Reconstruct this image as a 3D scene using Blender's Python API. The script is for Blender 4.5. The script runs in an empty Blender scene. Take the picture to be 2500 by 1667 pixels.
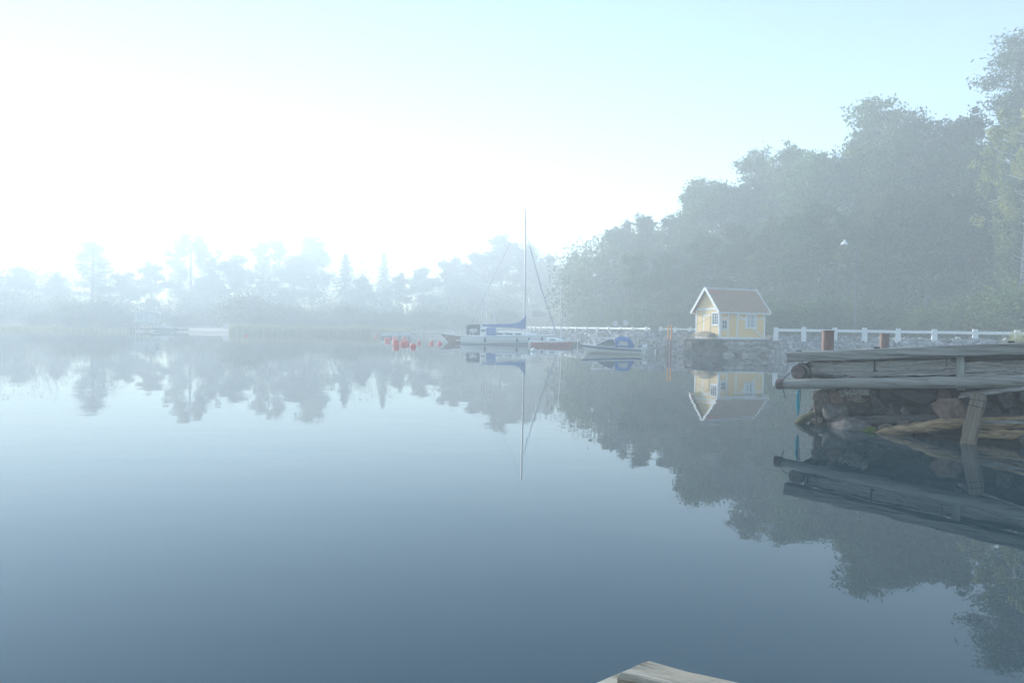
import bpy, math, random
import numpy as np
from mathutils import Vector, Matrix, noise as mnoise
R = math.radians
random.seed(7); np.random.seed(7)
sc = bpy.context.scene
COL = sc.collection

# ------------------------------------------------------------------ camera
EYE = Vector((0, 0, 1.92)); FPX = 1667.0
cam_d = bpy.data.cameras.new('camera'); cam = bpy.data.objects.new('camera', cam_d); COL.objects.link(cam)
cam_d.lens = 24; cam_d.sensor_width = 36; cam_d.clip_start = 0.05; cam_d.clip_end = 2000
CM = Matrix.Rotation(R(90 - 1.13), 4, 'X') @ Matrix.Rotation(R(0.9), 4, 'Z')
cam.matrix_world = Matrix.Translation(EYE) @ CM
sc.camera = cam
# ------------------------------------------------------------------ sky, sun, exposure
SUN_AZ, SUN_EL = R(-35.0), R(12.0)          # azimuth from +Y towards +X
world = bpy.data.worlds.new('World'); sc.world = world; world.use_nodes = True
wn = world.node_tree.nodes; wl_ = world.node_tree.links
sky = wn.new('ShaderNodeTexSky'); sky.sky_type = 'NISHITA'; sky.sun_disc = False
sky.sun_elevation = SUN_EL; sky.sun_rotation = SUN_AZ
sky.air_density = 1.0; sky.dust_density = 0.0; sky.ozone_density = 2.2
wl_.new(sky.outputs[0], wn['Background'].inputs[0]); wn['Background'].inputs[1].default_value = 0.058
sun_d = bpy.data.lights.new('sun', 'SUN'); sun_d.energy = 3.1; sun_d.angle = R(10); sun_d.color = (1.0, 0.98, 0.94)
sun_d.cycles.use_multiple_importance_sampling = False
sun = bpy.data.objects.new('sun', sun_d); COL.objects.link(sun)
SD = Vector((math.sin(SUN_AZ) * math.cos(SUN_EL), math.cos(SUN_AZ) * math.cos(SUN_EL), math.sin(SUN_EL)))
sun.rotation_euler = SD.to_track_quat('Z', 'Y').to_euler(); sun.location = SD * 60
sc.view_settings.view_transform = 'Standard'; sc.view_settings.look = 'None'
sc.view_settings.exposure = 2.34; sc.view_settings.gamma = 1.0; sc.view_settings.use_curve_mapping = False
sc.render.engine = 'CYCLES'
cy = sc.cycles
cy.use_denoising = True; cy.max_bounces = 12; cy.volume_bounces = 8; cy.diffuse_bounces = 3; cy.glossy_bounces = 3
cy.transparent_max_bounces = 8; cy.sample_clamp_indirect = 6.0
HAZE = 0.0055

# ------------------------------------------------------------------ measuring helpers (photograph column -> place on the ground)
def ray(px, py):
    return CM.to_3x3() @ Vector(((px - 1250) / FPX, -(py - 833.5) / FPX, -1.0))
def at(px, py, d):
    v = ray(px, py); return EYE + v * (d / v.y)
def gp(px, d, z=0.0):
    py = 800.0
    for _ in range(4):
        py += (at(px, py, d).z - z) / d * FPX
    return at(px, py, d)

# ------------------------------------------------------------------ mesh helpers
def link(o, parent=None):
    COL.objects.link(o)
    if parent is not None: o.parent = parent
    return o
def tag(o, label=None, cat=None, group=None, kind=None):
    for k, v in (('label', label), ('category', cat), ('group', group), ('kind', kind)):
        if v: o[k] = v
    return o
def empty(name, loc=(0, 0, 0), rz=0.0, label=None, cat=None, group=None, kind=None):
    o = bpy.data.objects.new(name, None); o.location = loc; o.rotation_euler = (0, 0, rz); o.empty_display_size = 0.3
    link(o); return tag(o, label, cat, group, kind)
def children(o): return [c for c in COL.objects if c.parent is o]
def copy_tree(o, parent=None, kids=None):
    c = o.copy(); COL.objects.link(c); c.parent = parent
    for ch in list(o.children):
        copy_tree(ch, c)
    return c

class MB:
    def __init__(s): s.v = []; s.f = []; s.m = []; s.cur = 0
    def add(s, vs, fs):
        b = len(s.v); s.v += [tuple(v) for v in vs]; s.f += [tuple(b + i for i in f) for f in fs]; s.m += [s.cur] * len(fs); return s
    def box(s, c, size, M=None):
        x, y, z = size[0] / 2, size[1] / 2, size[2] / 2
        vs = [Vector((a, b, d)) for a in (-x, x) for b in (-y, y) for d in (-z, z)]
        if M is not None: vs = [M @ v for v in vs]
        c = Vector(c)
        return s.add([v + c for v in vs], [(0, 1, 3, 2), (4, 6, 7, 5), (0, 4, 5, 1), (2, 3, 7, 6), (0, 2, 6, 4), (1, 5, 7, 3)])
    def bb(s, x0, x1, y0, y1, z0, z1):
        return s.box(((x0 + x1) / 2, (y0 + y1) / 2, (z0 + z1) / 2), (abs(x1 - x0), abs(y1 - y0), abs(z1 - z0)))
    def beam(s, p0, p1, w, h, up=(0, 0, 1), jit=0.0, seg=1, cham=0.0):
        """squared timber from p0 to p1, w across and h along 'up'; optional chamfer and unevenness"""
        p0, p1 = Vector(p0), Vector(p1); t = (p1 - p0).normalized(); u = Vector(up); u = (u - t * u.dot(t)).normalized(); r = t.cross(u)
        if cham > 0:
            a, b, c = w / 2, h / 2, cham
            sec = [(-a + c, -b), (a - c, -b), (a, -b + c), (a, b - c), (a - c, b), (-a + c, b), (-a, b - c), (-a, -b + c)]
        else: sec = [(-w / 2, -h / 2), (w / 2, -h / 2), (w / 2, h / 2), (-w / 2, h / 2)]
        n = len(sec); vs = []; fs = []
        for i in range(seg + 1):
            c = p0.lerp(p1, i / seg); jx, jz = random.gauss(0, jit * .5), random.gauss(0, jit * .5)
            for a, b in sec:
                vs.append(c + r * (a + jx + random.gauss(0, jit)) + u * (b + jz + random.gauss(0, jit)))
        for i in range(seg):
            for k in range(n):
                q = (k + 1) % n; fs.append((i * n + k, i * n + q, (i + 1) * n + q, (i + 1) * n + k))
        fs.append(tuple(range(n - 1, -1, -1))); fs.append(tuple(seg * n + k for k in range(n)))
        return s.add(vs, fs)
    def path(s, pts, rad, n=8, cap=True, jit=0.0):
        pts = [Vector(p) for p in pts]; rad = rad if isinstance(rad, (list, tuple)) else [rad] * len(pts)
        vs = []; fs = []; prev = None
        for i, p in enumerate(pts):
            t = (pts[min(i + 1, len(pts) - 1)] - pts[max(i - 1, 0)]).normalized()
            a = prev if prev is not None else (Vector((0, 0, 1)) if abs(t.z) < .9 else Vector((1, 0, 0)))
            a = (a - t * a.dot(t)).normalized(); prev = a; b = t.cross(a)
            for k in range(n):
                th = 2 * math.pi * k / n; rr = rad[i] * (1 + (random.gauss(0, jit) if jit else 0))
                vs.append(p + (a * math.cos(th) + b * math.sin(th)) * rr)
        for i in range(len(pts) - 1):
            for k in range(n):
                q = (k + 1) % n; fs.append((i * n + k, i * n + q, (i + 1) * n + q, (i + 1) * n + k))
        if cap: fs.append(tuple(range(n - 1, -1, -1))); fs.append(tuple((len(pts) - 1) * n + k for k in range(n)))
        return s.add(vs, fs)
    def tube(s, p0, p1, r0, r1=None, n=8): return s.path([p0, p1], [r0, r0 if r1 is None else r1], n)
    def grid(s, rows, closed=False):
        n = len(rows[0]); vs = [v for r in rows for v in r]; fs = []
        for i in range(len(rows) - 1):
            for k in range(n if closed else n - 1):
                q = (k + 1) % n; fs.append((i * n + k, i * n + q, (i + 1) * n + q, (i + 1) * n + k))
        return s.add(vs, fs)
    def lathe(s, prof, c=(0, 0, 0), n=16):
        rows = [[(c[0] + r * math.cos(2 * math.pi * k / n), c[1] + r * math.sin(2 * math.pi * k / n), c[2] + z) for k in range(n)] for r, z in prof]
        return s.grid(rows, True)
    def mesh(s, name, mats, smooth=False):
        me = bpy.data.meshes.new(name); me.from_pydata(s.v, [], s.f)
        for m in (mats if isinstance(mats, (list, tuple)) else [mats]): me.materials.append(m)
        if isinstance(mats, (list, tuple)) and len(mats) > 1: me.polygons.foreach_set('material_index', s.m)
        if smooth: me.shade_smooth()
        me.update(); return me
    def build(s, name, mat, parent=None, smooth=False, loc=None):
        o = bpy.data.objects.new(name, s.mesh(name, mat, smooth)); link(o, parent)
        if loc is not None: o.location = loc
        if smooth:
            try: o.data.set_sharp_from_angle(angle=R(38))
            except Exception: pass
        return o

# ------------------------------------------------------------------ materials
def nodes(name):
    m = bpy.data.materials.new(name); m.use_nodes = True
    return m, m.node_tree.nodes, m.node_tree.links, m.node_tree.nodes['Principled BSDF']
def tex_coord(N, L, scale=(1, 1, 1), space='Object'):
    tc = N.new('ShaderNodeTexCoord'); mp = N.new('ShaderNodeMapping'); mp.inputs['Scale'].default_value = scale
    L.new(tc.outputs[space], mp.inputs[0]); return mp.outputs[0]
def ramp(N, L, fac, stops):
    r = N.new('ShaderNodeValToRGB'); e = r.color_ramp.elements
    while len(e) < len(stops): e.new(0.5)
    for k, (p, c) in enumerate(stops): e[k].position = p; e[k].color = (*c, 1)
    L.new(fac, r.inputs[0]); return r.outputs[0]
def noisetex(N, L, vec, scale, detail=4, rough=.6, dist=0.0):
    n = N.new('ShaderNodeTexNoise'); n.inputs['Scale'].default_value = scale; n.inputs['Detail'].default_value = detail
    n.inputs['Roughness'].default_value = rough; n.inputs['Distortion'].default_value = dist
    L.new(vec, n.inputs['Vector']); return n.outputs[0]
def bump(N, L, h, p, strength=.4, dist=.02):
    b = N.new('ShaderNodeBump'); b.inputs['Strength'].default_value = strength; b.inputs['Distance'].default_value = dist
    L.new(h, b.inputs['Height']); L.new(b.outputs[0], p.inputs['Normal'])
def mixc(N, L, fac, a, b, mode='MIX'):
    m = N.new('ShaderNodeMix'); m.data_type = 'RGBA'; m.blend_type = mode
    for sock, v in ((m.inputs[0], fac), (m.inputs[6], a), (m.inputs[7], b)):
        if hasattr(v, 'is_output'): L.new(v, sock)
        elif isinstance(v, (int, float)): sock.default_value = v
        else: sock.default_value = (*v, 1)
    return m.outputs[2]
def mat_plain(name, c1, c2=None, rough=.5, scale=6.0, b=.15, bd=.004, metal=0.0, stretch=(1, 1, 1)):
    m, N, L, P = nodes(name); v = tex_coord(N, L, stretch); n = noisetex(N, L, v, scale, 5, .65)
    c2 = c2 or tuple(x * .8 for x in c1)
    L.new(ramp(N, L, n, [(.3, c2), (.65, c1)]), P.inputs['Base Color']); P.inputs['Roughness'].default_value = rough; P.inputs['Metallic'].default_value = metal
    if b: bump(N, L, n, P, b, bd)
    return m
def mat_wood(name, axis, dark, mid, light, rough=.85, fine=26.0, bd=.012, stain=None):
    m, N, L, P = nodes(name); sc3 = [fine] * 3; sc3[axis] = fine * .045
    v = tex_coord(N, L, tuple(sc3)); n = noisetex(N, L, v, 1.0, 6, .7, .6)
    s2 = [5.0] * 3; s2[axis] = .8
    v2 = tex_coord(N, L, tuple(s2)); n2 = noisetex(N, L, v2, 1.0, 3, .55)
    c = ramp(N, L, n, [(.36, dark), (.45, mid), (.64, light)])
    c2 = mixc(N, L, n2, c, mixc(N, L, .55, c, stain or dark))
    L.new(c2, P.inputs['Base Color']); P.inputs['Roughness'].default_value = rough
    bump(N, L, n, P, .9, bd); return m
def mat_leaf(name, c1, c2, c3):
    m, N, L, P = nodes(name); v = tex_coord(N, L); n = noisetex(N, L, v, .55, 3, .6)
    gi = N.new('ShaderNodeNewGeometry'); oi = N.new('ShaderNodeObjectInfo')
    c = ramp(N, L, n, [(.3, c1), (.5, c2), (.72, c3)])
    hsv = N.new('ShaderNodeHueSaturation'); L.new(c, hsv.inputs['Color'])
    mr = N.new('ShaderNodeMapRange'); mr.inputs[3].default_value = .6; mr.inputs[4].default_value = 1.7; L.new(oi.outputs['Random'], mr.inputs[0])
    mr2 = N.new('ShaderNodeMapRange'); mr2.inputs[3].default_value = .65; mr2.inputs[4].default_value = 1.35; L.new(gi.outputs['Random Per Island'], mr2.inputs[0])
    mu = N.new('ShaderNodeMath'); mu.operation = 'MULTIPLY'; L.new(mr.outputs[0], mu.inputs[0]); L.new(mr2.outputs[0], mu.inputs[1])
    mh = N.new('ShaderNodeMapRange'); mh.inputs[3].default_value = .495; mh.inputs[4].default_value = .535; L.new(oi.outputs['Random'], mh.inputs[0]); L.new(mh.outputs[0], hsv.inputs['Hue']); L.new(mu.outputs[0], hsv.inputs['Value']); L.new(hsv.outputs[0], P.inputs['Base Color']); P.inputs['Roughness'].default_value = .7
    P.inputs['Specular IOR Level'].default_value = .2
    tr = N.new('ShaderNodeBsdfTranslucent'); L.new(hsv.outputs[0], tr.inputs[0]); mx = N.new('ShaderNodeMixShader'); mx.inputs[0].default_value = .3
    L.new(P.outputs[0], mx.inputs[1]); L.new(tr.outputs[0], mx.inputs[2]); L.new(mx.outputs[0], N['Material Output'].inputs[0]); return m
def mat_stone(name, c1, c2, c3, scale=3.0, rnd=.5):
    m, N, L, P = nodes(name); v = tex_coord(N, L); n = noisetex(N, L, v, scale, 8, .7); n2 = noisetex(N, L, v, scale * 9, 3, .6)
    gi = N.new('ShaderNodeNewGeometry'); oi = N.new('ShaderNodeObjectInfo')
    c = ramp(N, L, n, [(.32, c1), (.5, c2), (.7, c3)]); c = mixc(N, L, .22, c, n2, 'OVERLAY')
    ad = N.new('ShaderNodeMath'); ad.operation = 'ADD'; L.new(gi.outputs['Random Per Island'], ad.inputs[0]); L.new(oi.outputs['Random'], ad.inputs[1])
    fr = N.new('ShaderNodeMath'); fr.operation = 'FRACT'; L.new(ad.outputs[0], fr.inputs[0])
    mr = N.new('ShaderNodeMapRange'); mr.inputs[3].default_value = 1 - rnd; mr.inputs[4].default_value = 1 + rnd * .8; L.new(fr.outputs[0], mr.inputs[0])
    hsv = N.new('ShaderNodeHueSaturation'); L.new(c, hsv.inputs['Color']); L.new(mr.outputs[0], hsv.inputs['Value'])
    L.new(hsv.outputs[0], P.inputs['Base Color']); P.inputs['Roughness'].default_value = .85; bump(N, L, n2, P, .5, .02); return m

M_gray_wood = mat_wood('weathered timber', 0, (.065, .056, .048), (.30, .28, .25), (.54, .52, .48), fine=13, bd=.02, stain=(.15, .13, .11))
M_pale_wood = mat_wood('silvered timber', 0, (.065, .052, .042), (.38, .35, .315), (.64, .61, .56), fine=11, bd=.03, stain=(.15, .13, .12))
M_log = mat_wood('weathered log', 0, (.10, .088, .075), (.32, .30, .265), (.47, .45, .41), fine=13, bd=.02, stain=(.17, .16, .14))
M_dark_wood = mat_wood('dark and shaded timber', 0, (.03, .028, .026), (.085, .082, .078), (.15, .145, .14), stain=(.05, .048, .045))  # dark wood; its tone also stands in for shade under decks and inside the crib
M_near = mat_wood('bleached plank', 0, (.09, .07, .05), (.42, .37, .29), (.70, .64, .54), fine=20, bd=.025, stain=(.25, .19, .12))
M_drift = mat_wood('split driftwood', 0, (.06, .035, .02), (.34, .21, .105), (.60, .42, .23), fine=22, bd=.02, stain=(.14, .12, .09))
M_end = mat_wood('sawn log end', 1, (.07, .05, .045), (.17, .125, .11), (.27, .21, .19), fine=12)
M_post = mat_wood('rough grey brown post', 2, (.10, .075, .055), (.21, .165, .12), (.31, .25, .195), fine=30, bd=.015, stain=(.14, .105, .08))
M_board = mat_wood('newer board', 2, (.25, .25, .22), (.36, .36, .32), (.44, .44, .40), fine=24, bd=.004, stain=(.3, .3, .26))
M_rust = mat_plain('rusted steel', (.33, .215, .18), (.20, .125, .105), .8, 9, .4, .006, stretch=(1, 1, .35))
M_iron = mat_plain('black iron', (.04, .038, .036), (.02, .018, .017), .6, 20)
M_rope = mat_plain('old rope', (.33, .31, .27), (.17, .15, .13), .95, 60, .8, .01)
M_blue_rope = mat_plain('turquoise plastic rope', (.02, .33, .42), (.01, .20, .27), .7, 40, .6, .008)
M_white = mat_plain('white gelcoat', (.87, .87, .86), (.83, .83, .82), .3, 3, 0)
M_cream = mat_plain('cream gelcoat', (.85, .81, .72), (.80, .76, .67), .3, 3, 0)
M_alu = mat_plain('white aluminium', (.80, .81, .80), (.72, .73, .74), .35, 8, 0)
M_blue = mat_plain('blue canvas', (.06, .17, .42), (.045, .13, .33), .85, 5, .5, .02)
M_navy = mat_plain('dark canvas', (.035, .045, .07), (.025, .03, .05), .85, 6, .4, .02)
M_stripe = mat_plain('blue stripe paint', (.10, .17, .33), (.08, .14, .28), .35, 4, 0)
M_red = mat_plain('red hull paint', (.55, .10, .095), (.46, .08, .075), .4, 4, 0)
M_dkgrey = mat_plain('dark grey hull', (.09, .10, .12), (.07, .08, .1), .4, 3, 0)
M_pane = mat_plain('dark glass', (.10, .12, .14), (.07, .085, .10), .08, 3, 0)
M_clear = mat_plain('milky clear plastic', (.5, .5, .48), (.4, .4, .4), .25, 6, 0)
M_buoy = mat_plain('red buoy plastic', (.85, .065, .06), (.75, .05, .045), .5, 5, 0)
M_paint = mat_plain('white paint on rough stone', (.86, .86, .85), (.68, .68, .66), .8, 7, .5, .02)
M_trim = mat_plain('white house paint', (.86, .86, .85), (.80, .80, .78), .6, 7, .1)
M_yellow = mat_plain('yellow house paint', (.92, .62, .25), (.88, .55, .20), .7, 4, .2, stretch=(1, 1, 5))
M_pale_yellow = mat_plain('pale yellow panel paint', (.90, .67, .33), (.84, .59, .27), .7, 4, .2)
M_roof = mat_plain('worn clay shingle', (.46, .285, .185), (.33, .225, .155), .9, 5, .6, .02)
M_roofred = mat_plain('red clay shingle', (.56, .23, .17), (.46, .19, .15), .9, 5, .6, .02)
M_ridge = mat_plain('grey ridge tin', (.50, .48, .46), (.36, .34, .33), .7, 6)
M_curtain = mat_plain('white curtain', (.72, .72, .70), (.60, .60, .6), .9, 3, 0)
M_orange = mat_plain('orange yellow paint', (.80, .36, .07), (.62, .26, .05), .7, 8)
M_redbrown = mat_plain('red brown paint', (.28, .09, .085), (.2, .07, .065), .8, 8)
M_tarp = mat_plain('tan tarpaulin', (.33, .26, .16), (.26, .2, .12), .9, 6, .5, .02)
M_concrete = mat_plain('old concrete', (.36, .35, .33), (.25, .245, .23), .9, 4, .4, .01)
M_sign = mat_plain('grey sign back', (.55, .57, .6), (.46, .48, .5), .5, 5, 0)
M_asphalt = mat_plain('asphalt', (.075, .075, .078), (.05, .05, .052), .85, 2.5, .3, .01)
M_quay = mat_stone('pale quay granite', (.16, .15, .14), (.29, .275, .255), (.42, .40, .375), 2.0, .35)
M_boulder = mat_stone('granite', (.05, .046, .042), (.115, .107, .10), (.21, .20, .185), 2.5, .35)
M_redrock = mat_stone('reddish granite', (.11, .065, .05), (.215, .14, .11), (.34, .24, .20), 2.2, .15)
M_tanrock = mat_stone('tan granite', (.10, .078, .06), (.205, .165, .13), (.32, .27, .22), 3, .15)
M_darkrock = mat_stone('dark shaded rock', (.022, .022, .024), (.05, .05, .05), (.10, .095, .09), 2.5, .35)  # dark rock whose colour also carries the shade of the crib cavities
M_rubble = mat_stone('crushed rock', (.14, .14, .145), (.27, .27, .275), (.42, .42, .42), 2.5, .55)
M_moss = mat_plain('bright moss', (.14, .24, .012), (.035, .07, .012), 1.0, 14, .9, .03)
M_bark = mat_plain('bark', (.12, .10, .085), (.06, .05, .043), .95, 5, .8, .04, stretch=(1, 1, .25))
M_birchbark = mat_plain('birch bark', (.70, .68, .65), (.16, .15, .15), .8, 3, .2, .01, stretch=(.6, .6, 3))
M_leaf_a = mat_leaf('maple leaves', (.028, .055, .014), (.055, .10, .024), (.11, .15, .035))
M_leaf_b = mat_leaf('oak leaves', (.032, .05, .016), (.07, .09, .025), (.13, .135, .04))
M_leaf_y = mat_leaf('yellowing birch leaves', (.08, .095, .03), (.15, .145, .045), (.22, .19, .06))
M_needle = mat_leaf('pine needles', (.022, .04, .022), (.035, .06, .032), (.055, .08, .04))
M_shrub = mat_leaf('shrub leaves', (.06, .10, .02), (.12, .17, .03), (.19, .23, .05))
M_reed = mat_leaf('reeds', (.38, .35, .15), (.50, .46, .22), (.60, .54, .28))
M_earth, N, L, P = nodes('earth and grass')
v = tex_coord(N, L); n1 = noisetex(N, L, v, .12, 6, .65); n2 = noisetex(N, L, v, 3.0, 5, .7)
c = ramp(N, L, n1, [(.35, (.055, .06, .03)), (.5, (.09, .085, .05)), (.66, (.15, .13, .09))])
L.new(mixc(N, L, .5, c, ramp(N, L, n2, [(.3, (.4, .4, .4)), (.7, (1.3, 1.3, 1.3))]), 'MULTIPLY'), P.inputs['Base Color']); P.inputs['Roughness'].default_value = .95
bump(N, L, n2, P, .6, .06)
M_gravel = mat_plain('packed gravel', (.24, .235, .23), (.13, .125, .12), .95, 5, .7, .03)
M_sand = mat_plain('pale beach sand', (.52, .42, .34), (.40, .32, .26), .95, 2, .3, .02)

M_water, N, L, P = nodes('still water')
P.inputs['Base Color'].default_value = (.007, .040, .056, 1); P.inputs['Roughness'].default_value = 0.0; P.inputs['IOR'].default_value = 1.55
va = tex_coord(N, L, (.55, 1.0, 1)); na = noisetex(N, L, va, .9, 2, .5); vb = tex_coord(N, L, (.18, .3, 1)); nb = noisetex(N, L, vb, .35, 1, .5)
ad = N.new('ShaderNodeMath'); ad.operation = 'MULTIPLY_ADD'; L.new(nb, ad.inputs[0]); ad.inputs[1].default_value = 2.5; L.new(na, ad.inputs[2])
bump(N, L, ad.outputs[0], P, 1.0, .0034)

# ------------------------------------------------------------------ terrain: one sheet whose shore follows the inlet
def XY(px, d): p = gp(px, d, 0); return (p.x, p.y)
SHORE = [(-30, -50), (-70, -30), (-95, 5), (-104, 55), (-100, 105)] + [XY(*q) for q in (
    (0, 136), (150, 140), (330, 144), (480, 143), (600, 137), (760, 136), (900, 136), (1010, 134), (1100, 129), (1200, 119), (1283, 108), (1350, 100), (1430, 88),
    (1500, 71), (1560, 61.5), (1600, 60), (1685, 59.5), (1712, 57.5), (1757, 56.5), (1868, 55.8), (1900, 52.6), (1930, 50.6), (2060, 48.8), (2200, 46.8), (2340, 44.9), (2482, 43.0), (2620, 41.2))] + [
    (37.5, 36), (36, 28), (27, 20), (21, 12), (19, 5), (18, -8), (6, -30)]
SH = sorted((math.atan2(x, y), math.hypot(x, y)) for x, y in SHORE)
SA = np.array([a for a, r in SH]); SR = np.array([r for a, r in SH])
SA = np.concatenate([[SA[-1] - 2 * math.pi], SA, [SA[0] + 2 * math.pi]]); SR = np.concatenate([[SR[-1]], SR, [SR[0]]])
def rshore(a): return float(np.interp(a, SA, SR))
A_LO, A_HI = math.atan2(*XY(1090, 100)), math.atan2(*XY(1350, 100))
FL_A = [math.atan2(*XY(p, 80)) for p in (1100, 1283, 1500, 1700, 1893, 2200, 2482)]; FL_V = [34, 34, 42, 42, 34, 26, 20]
PROF_HI = [(-8, -2.0), (-2, -.8), (-.7, -.35), (0, -.02), (1.2, .62), (2.4, 1.22), (2.9, 1.46), (4, 1.5)]
PROF_LO = [(-8, -2.0), (-2, -.5), (-.7, -.2), (0, 0), (1.2, .12), (2.4, .22), (2.9, .25), (4, .3)]
def height(a, off):
    k = min(1, max(0, (a - A_LO) / (A_HI - A_LO)))
    fl = float(np.interp(a, FL_A, FL_V))
    def ev(P, flat, top, cap, slope):
        if off <= 4: return float(np.interp(off, [p[0] for p in P], [p[1] for p in P]))
        if off <= flat: return top
        return min(top + (off - flat) * slope, cap)
    hi = ev(PROF_HI, fl, 1.5, 9.0, .16)
    lo = .3 + min(max(off - 4, 0) * .03, 2.5) if off > 4 else ev(PROF_LO, 4, .3, 3, .03)
    return lo + (hi - lo) * k
def zground(x, y):
    a = math.atan2(x, y); return height(a, math.hypot(x, y) - rshore(a))
angs = sorted(set([R(x) for x in range(-180, 180, 3)] + [R(x * .35) for x in range(-130, 145)]))
offs = [-8, -2, -.7, 0, 1.2, 2.4, 2.9, 4, 6, 9, 12, 16, 20, 24, 28, 34, 40, 48, 60, 80, 110]
tm = MB(); rows = []
for a in angs:
    row = []
    for o in offs:
        r = rshore(a) + o; x, y = r * math.sin(a), r * math.cos(a)
        j = mnoise.noise(Vector((x * .15, y * .15, 0))) * (.5 if o > 30 else (.12 if o > 12 else .0))
        row.append((x, y, height(a, o) + j))
    r = 288; row.append((r * math.sin(a), r * math.cos(a), height(a, r - rshore(a)))); rows.append(row)
rows.append(rows[0]); tm.grid(rows)
tag(tm.build('ground', M_earth, smooth=True), 'dark earth and grass shore round the inlet', kind='structure')
wm = MB(); wm.add([(288 * math.cos(2 * math.pi * k / 96), 288 * math.sin(2 * math.pi * k / 96), 0) for k in range(96)], [tuple(range(96))])
tag(wm.build('water', M_water), 'calm mirror-like water of the inlet', kind='structure')
# lake bed so the ground reads as one basin
bm_ = MB(); bm_.add([(288 * math.cos(2 * math.pi * k / 64), 288 * math.sin(2 * math.pi * k / 64), -2.02) for k in range(64)], [tuple(range(64))])
tag(bm_.build('lake_bed', M_earth), 'muddy bottom under the water', kind='structure')
# haze: one closed box round camera and scene
hz = MB(); hz.box((0, 0, 19.5), (600, 600, 45))
M_haze = bpy.data.materials.new('haze'); M_haze.use_nodes = True
hn = M_haze.node_tree.nodes; hn.remove(hn['Principled BSDF']); pv = hn.new('ShaderNodeVolumePrincipled')
pv.inputs['Color'].default_value = (.865, .965, 1.0, 1); pv.inputs['Density'].default_value = HAZE; pv.inputs['Anisotropy'].default_value = .14
M_haze.node_tree.links.new(pv.outputs[0], hn['Material Output'].inputs['Volume'])
tag(hz.build('haze', M_haze), 'pale morning fog over the inlet', kind='stuff')

# road along the fence
def spline(pts, n):
    out = []
    P = [Vector(p) for p in pts]; P = [P[0] * 2 - P[1]] + P + [P[-1] * 2 - P[-2]]
    for i in range(1, len(P) - 2):
        for k in range(n):
            t = k / n; a, b, c, d = P[i - 1:i + 3]
            out.append(.5 * ((2 * b) + (c - a) * t + (2 * a - 5 * b + 4 * c - d) * t * t + (3 * b - a - 3 * c + d) * t ** 3))
    out.append(P[-2]); return out
RC = spline([(4, 140, 0), (9, 124, 0), (14.5, 103, 0), (22, 86.5, 0), (28.5, 72, 0), (33.5, 60.5, 0), (41, 52.5, 0), (50, 46.5, 0), (62, 41, 0)], 8)
rm = MB(); rr = []
for i, p in enumerate(RC):
    t = (RC[min(i + 1, len(RC) - 1)] - RC[max(i - 1, 0)]).normalized(); nrm = Vector((t.y, -t.x, 0))
    rr.append([p + nrm * w + Vector((0, 0, z)) for w, z in ((3.1, 1.505), (3.0, 1.54), (0, 1.57), (-3.0, 1.54), (-3.1, 1.505))])
rm.grid(rr); tag(rm.build('road', M_asphalt, smooth=True), 'grey asphalt road behind the white rail fence', kind='structure')

# ------------------------------------------------------------------ stones
def rock_mesh(name, mat, seed, sub=3, planes=11, flat=(1, 1, 1), soft=.05, rough=.03):
    rnd = np.random.RandomState(seed)
    import bmesh
    bm = bmesh.new(); bmesh.ops.create_icosphere(bm, subdivisions=sub, radius=1.0)
    nr = rnd.normal(size=(planes, 3)); nr /= np.linalg.norm(nr, axis=1)[:, None]; dd = rnd.uniform(.50, .82, planes)
    for v in bm.verts:
        d = np.array(v.co); dots = nr @ d; lim = np.where(dots > .05, dd / np.maximum(dots, .05), 9.0)
        r = min(1.08, -soft * math.log(np.exp(-lim / soft).sum() + 1e-9)) if soft else min(1.08, lim.min())
        r += rough * mnoise.noise(Vector(d * 3.1) + Vector((seed * 7.1, 0, 0))) + rough * .5 * mnoise.noise(Vector(d * 8) + Vector((0, seed * 3.3, 0)))
        v.co = Vector(d * r * np.array(flat))
    for ax in range(3):
        lo = min(v.co[ax] for v in bm.verts); hi = max(v.co[ax] for v in bm.verts)
        for v in bm.verts: v.co[ax] = ((v.co[ax] - lo) / (hi - lo) * 2 - 1) * flat[ax]
    me = bpy.data.meshes.new(name); bm.to_mesh(me); bm.free(); me.materials.append(mat); me.shade_smooth()
    try: me.set_sharp_from_angle(angle=R(32))
    except Exception: pass
    return me
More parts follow.
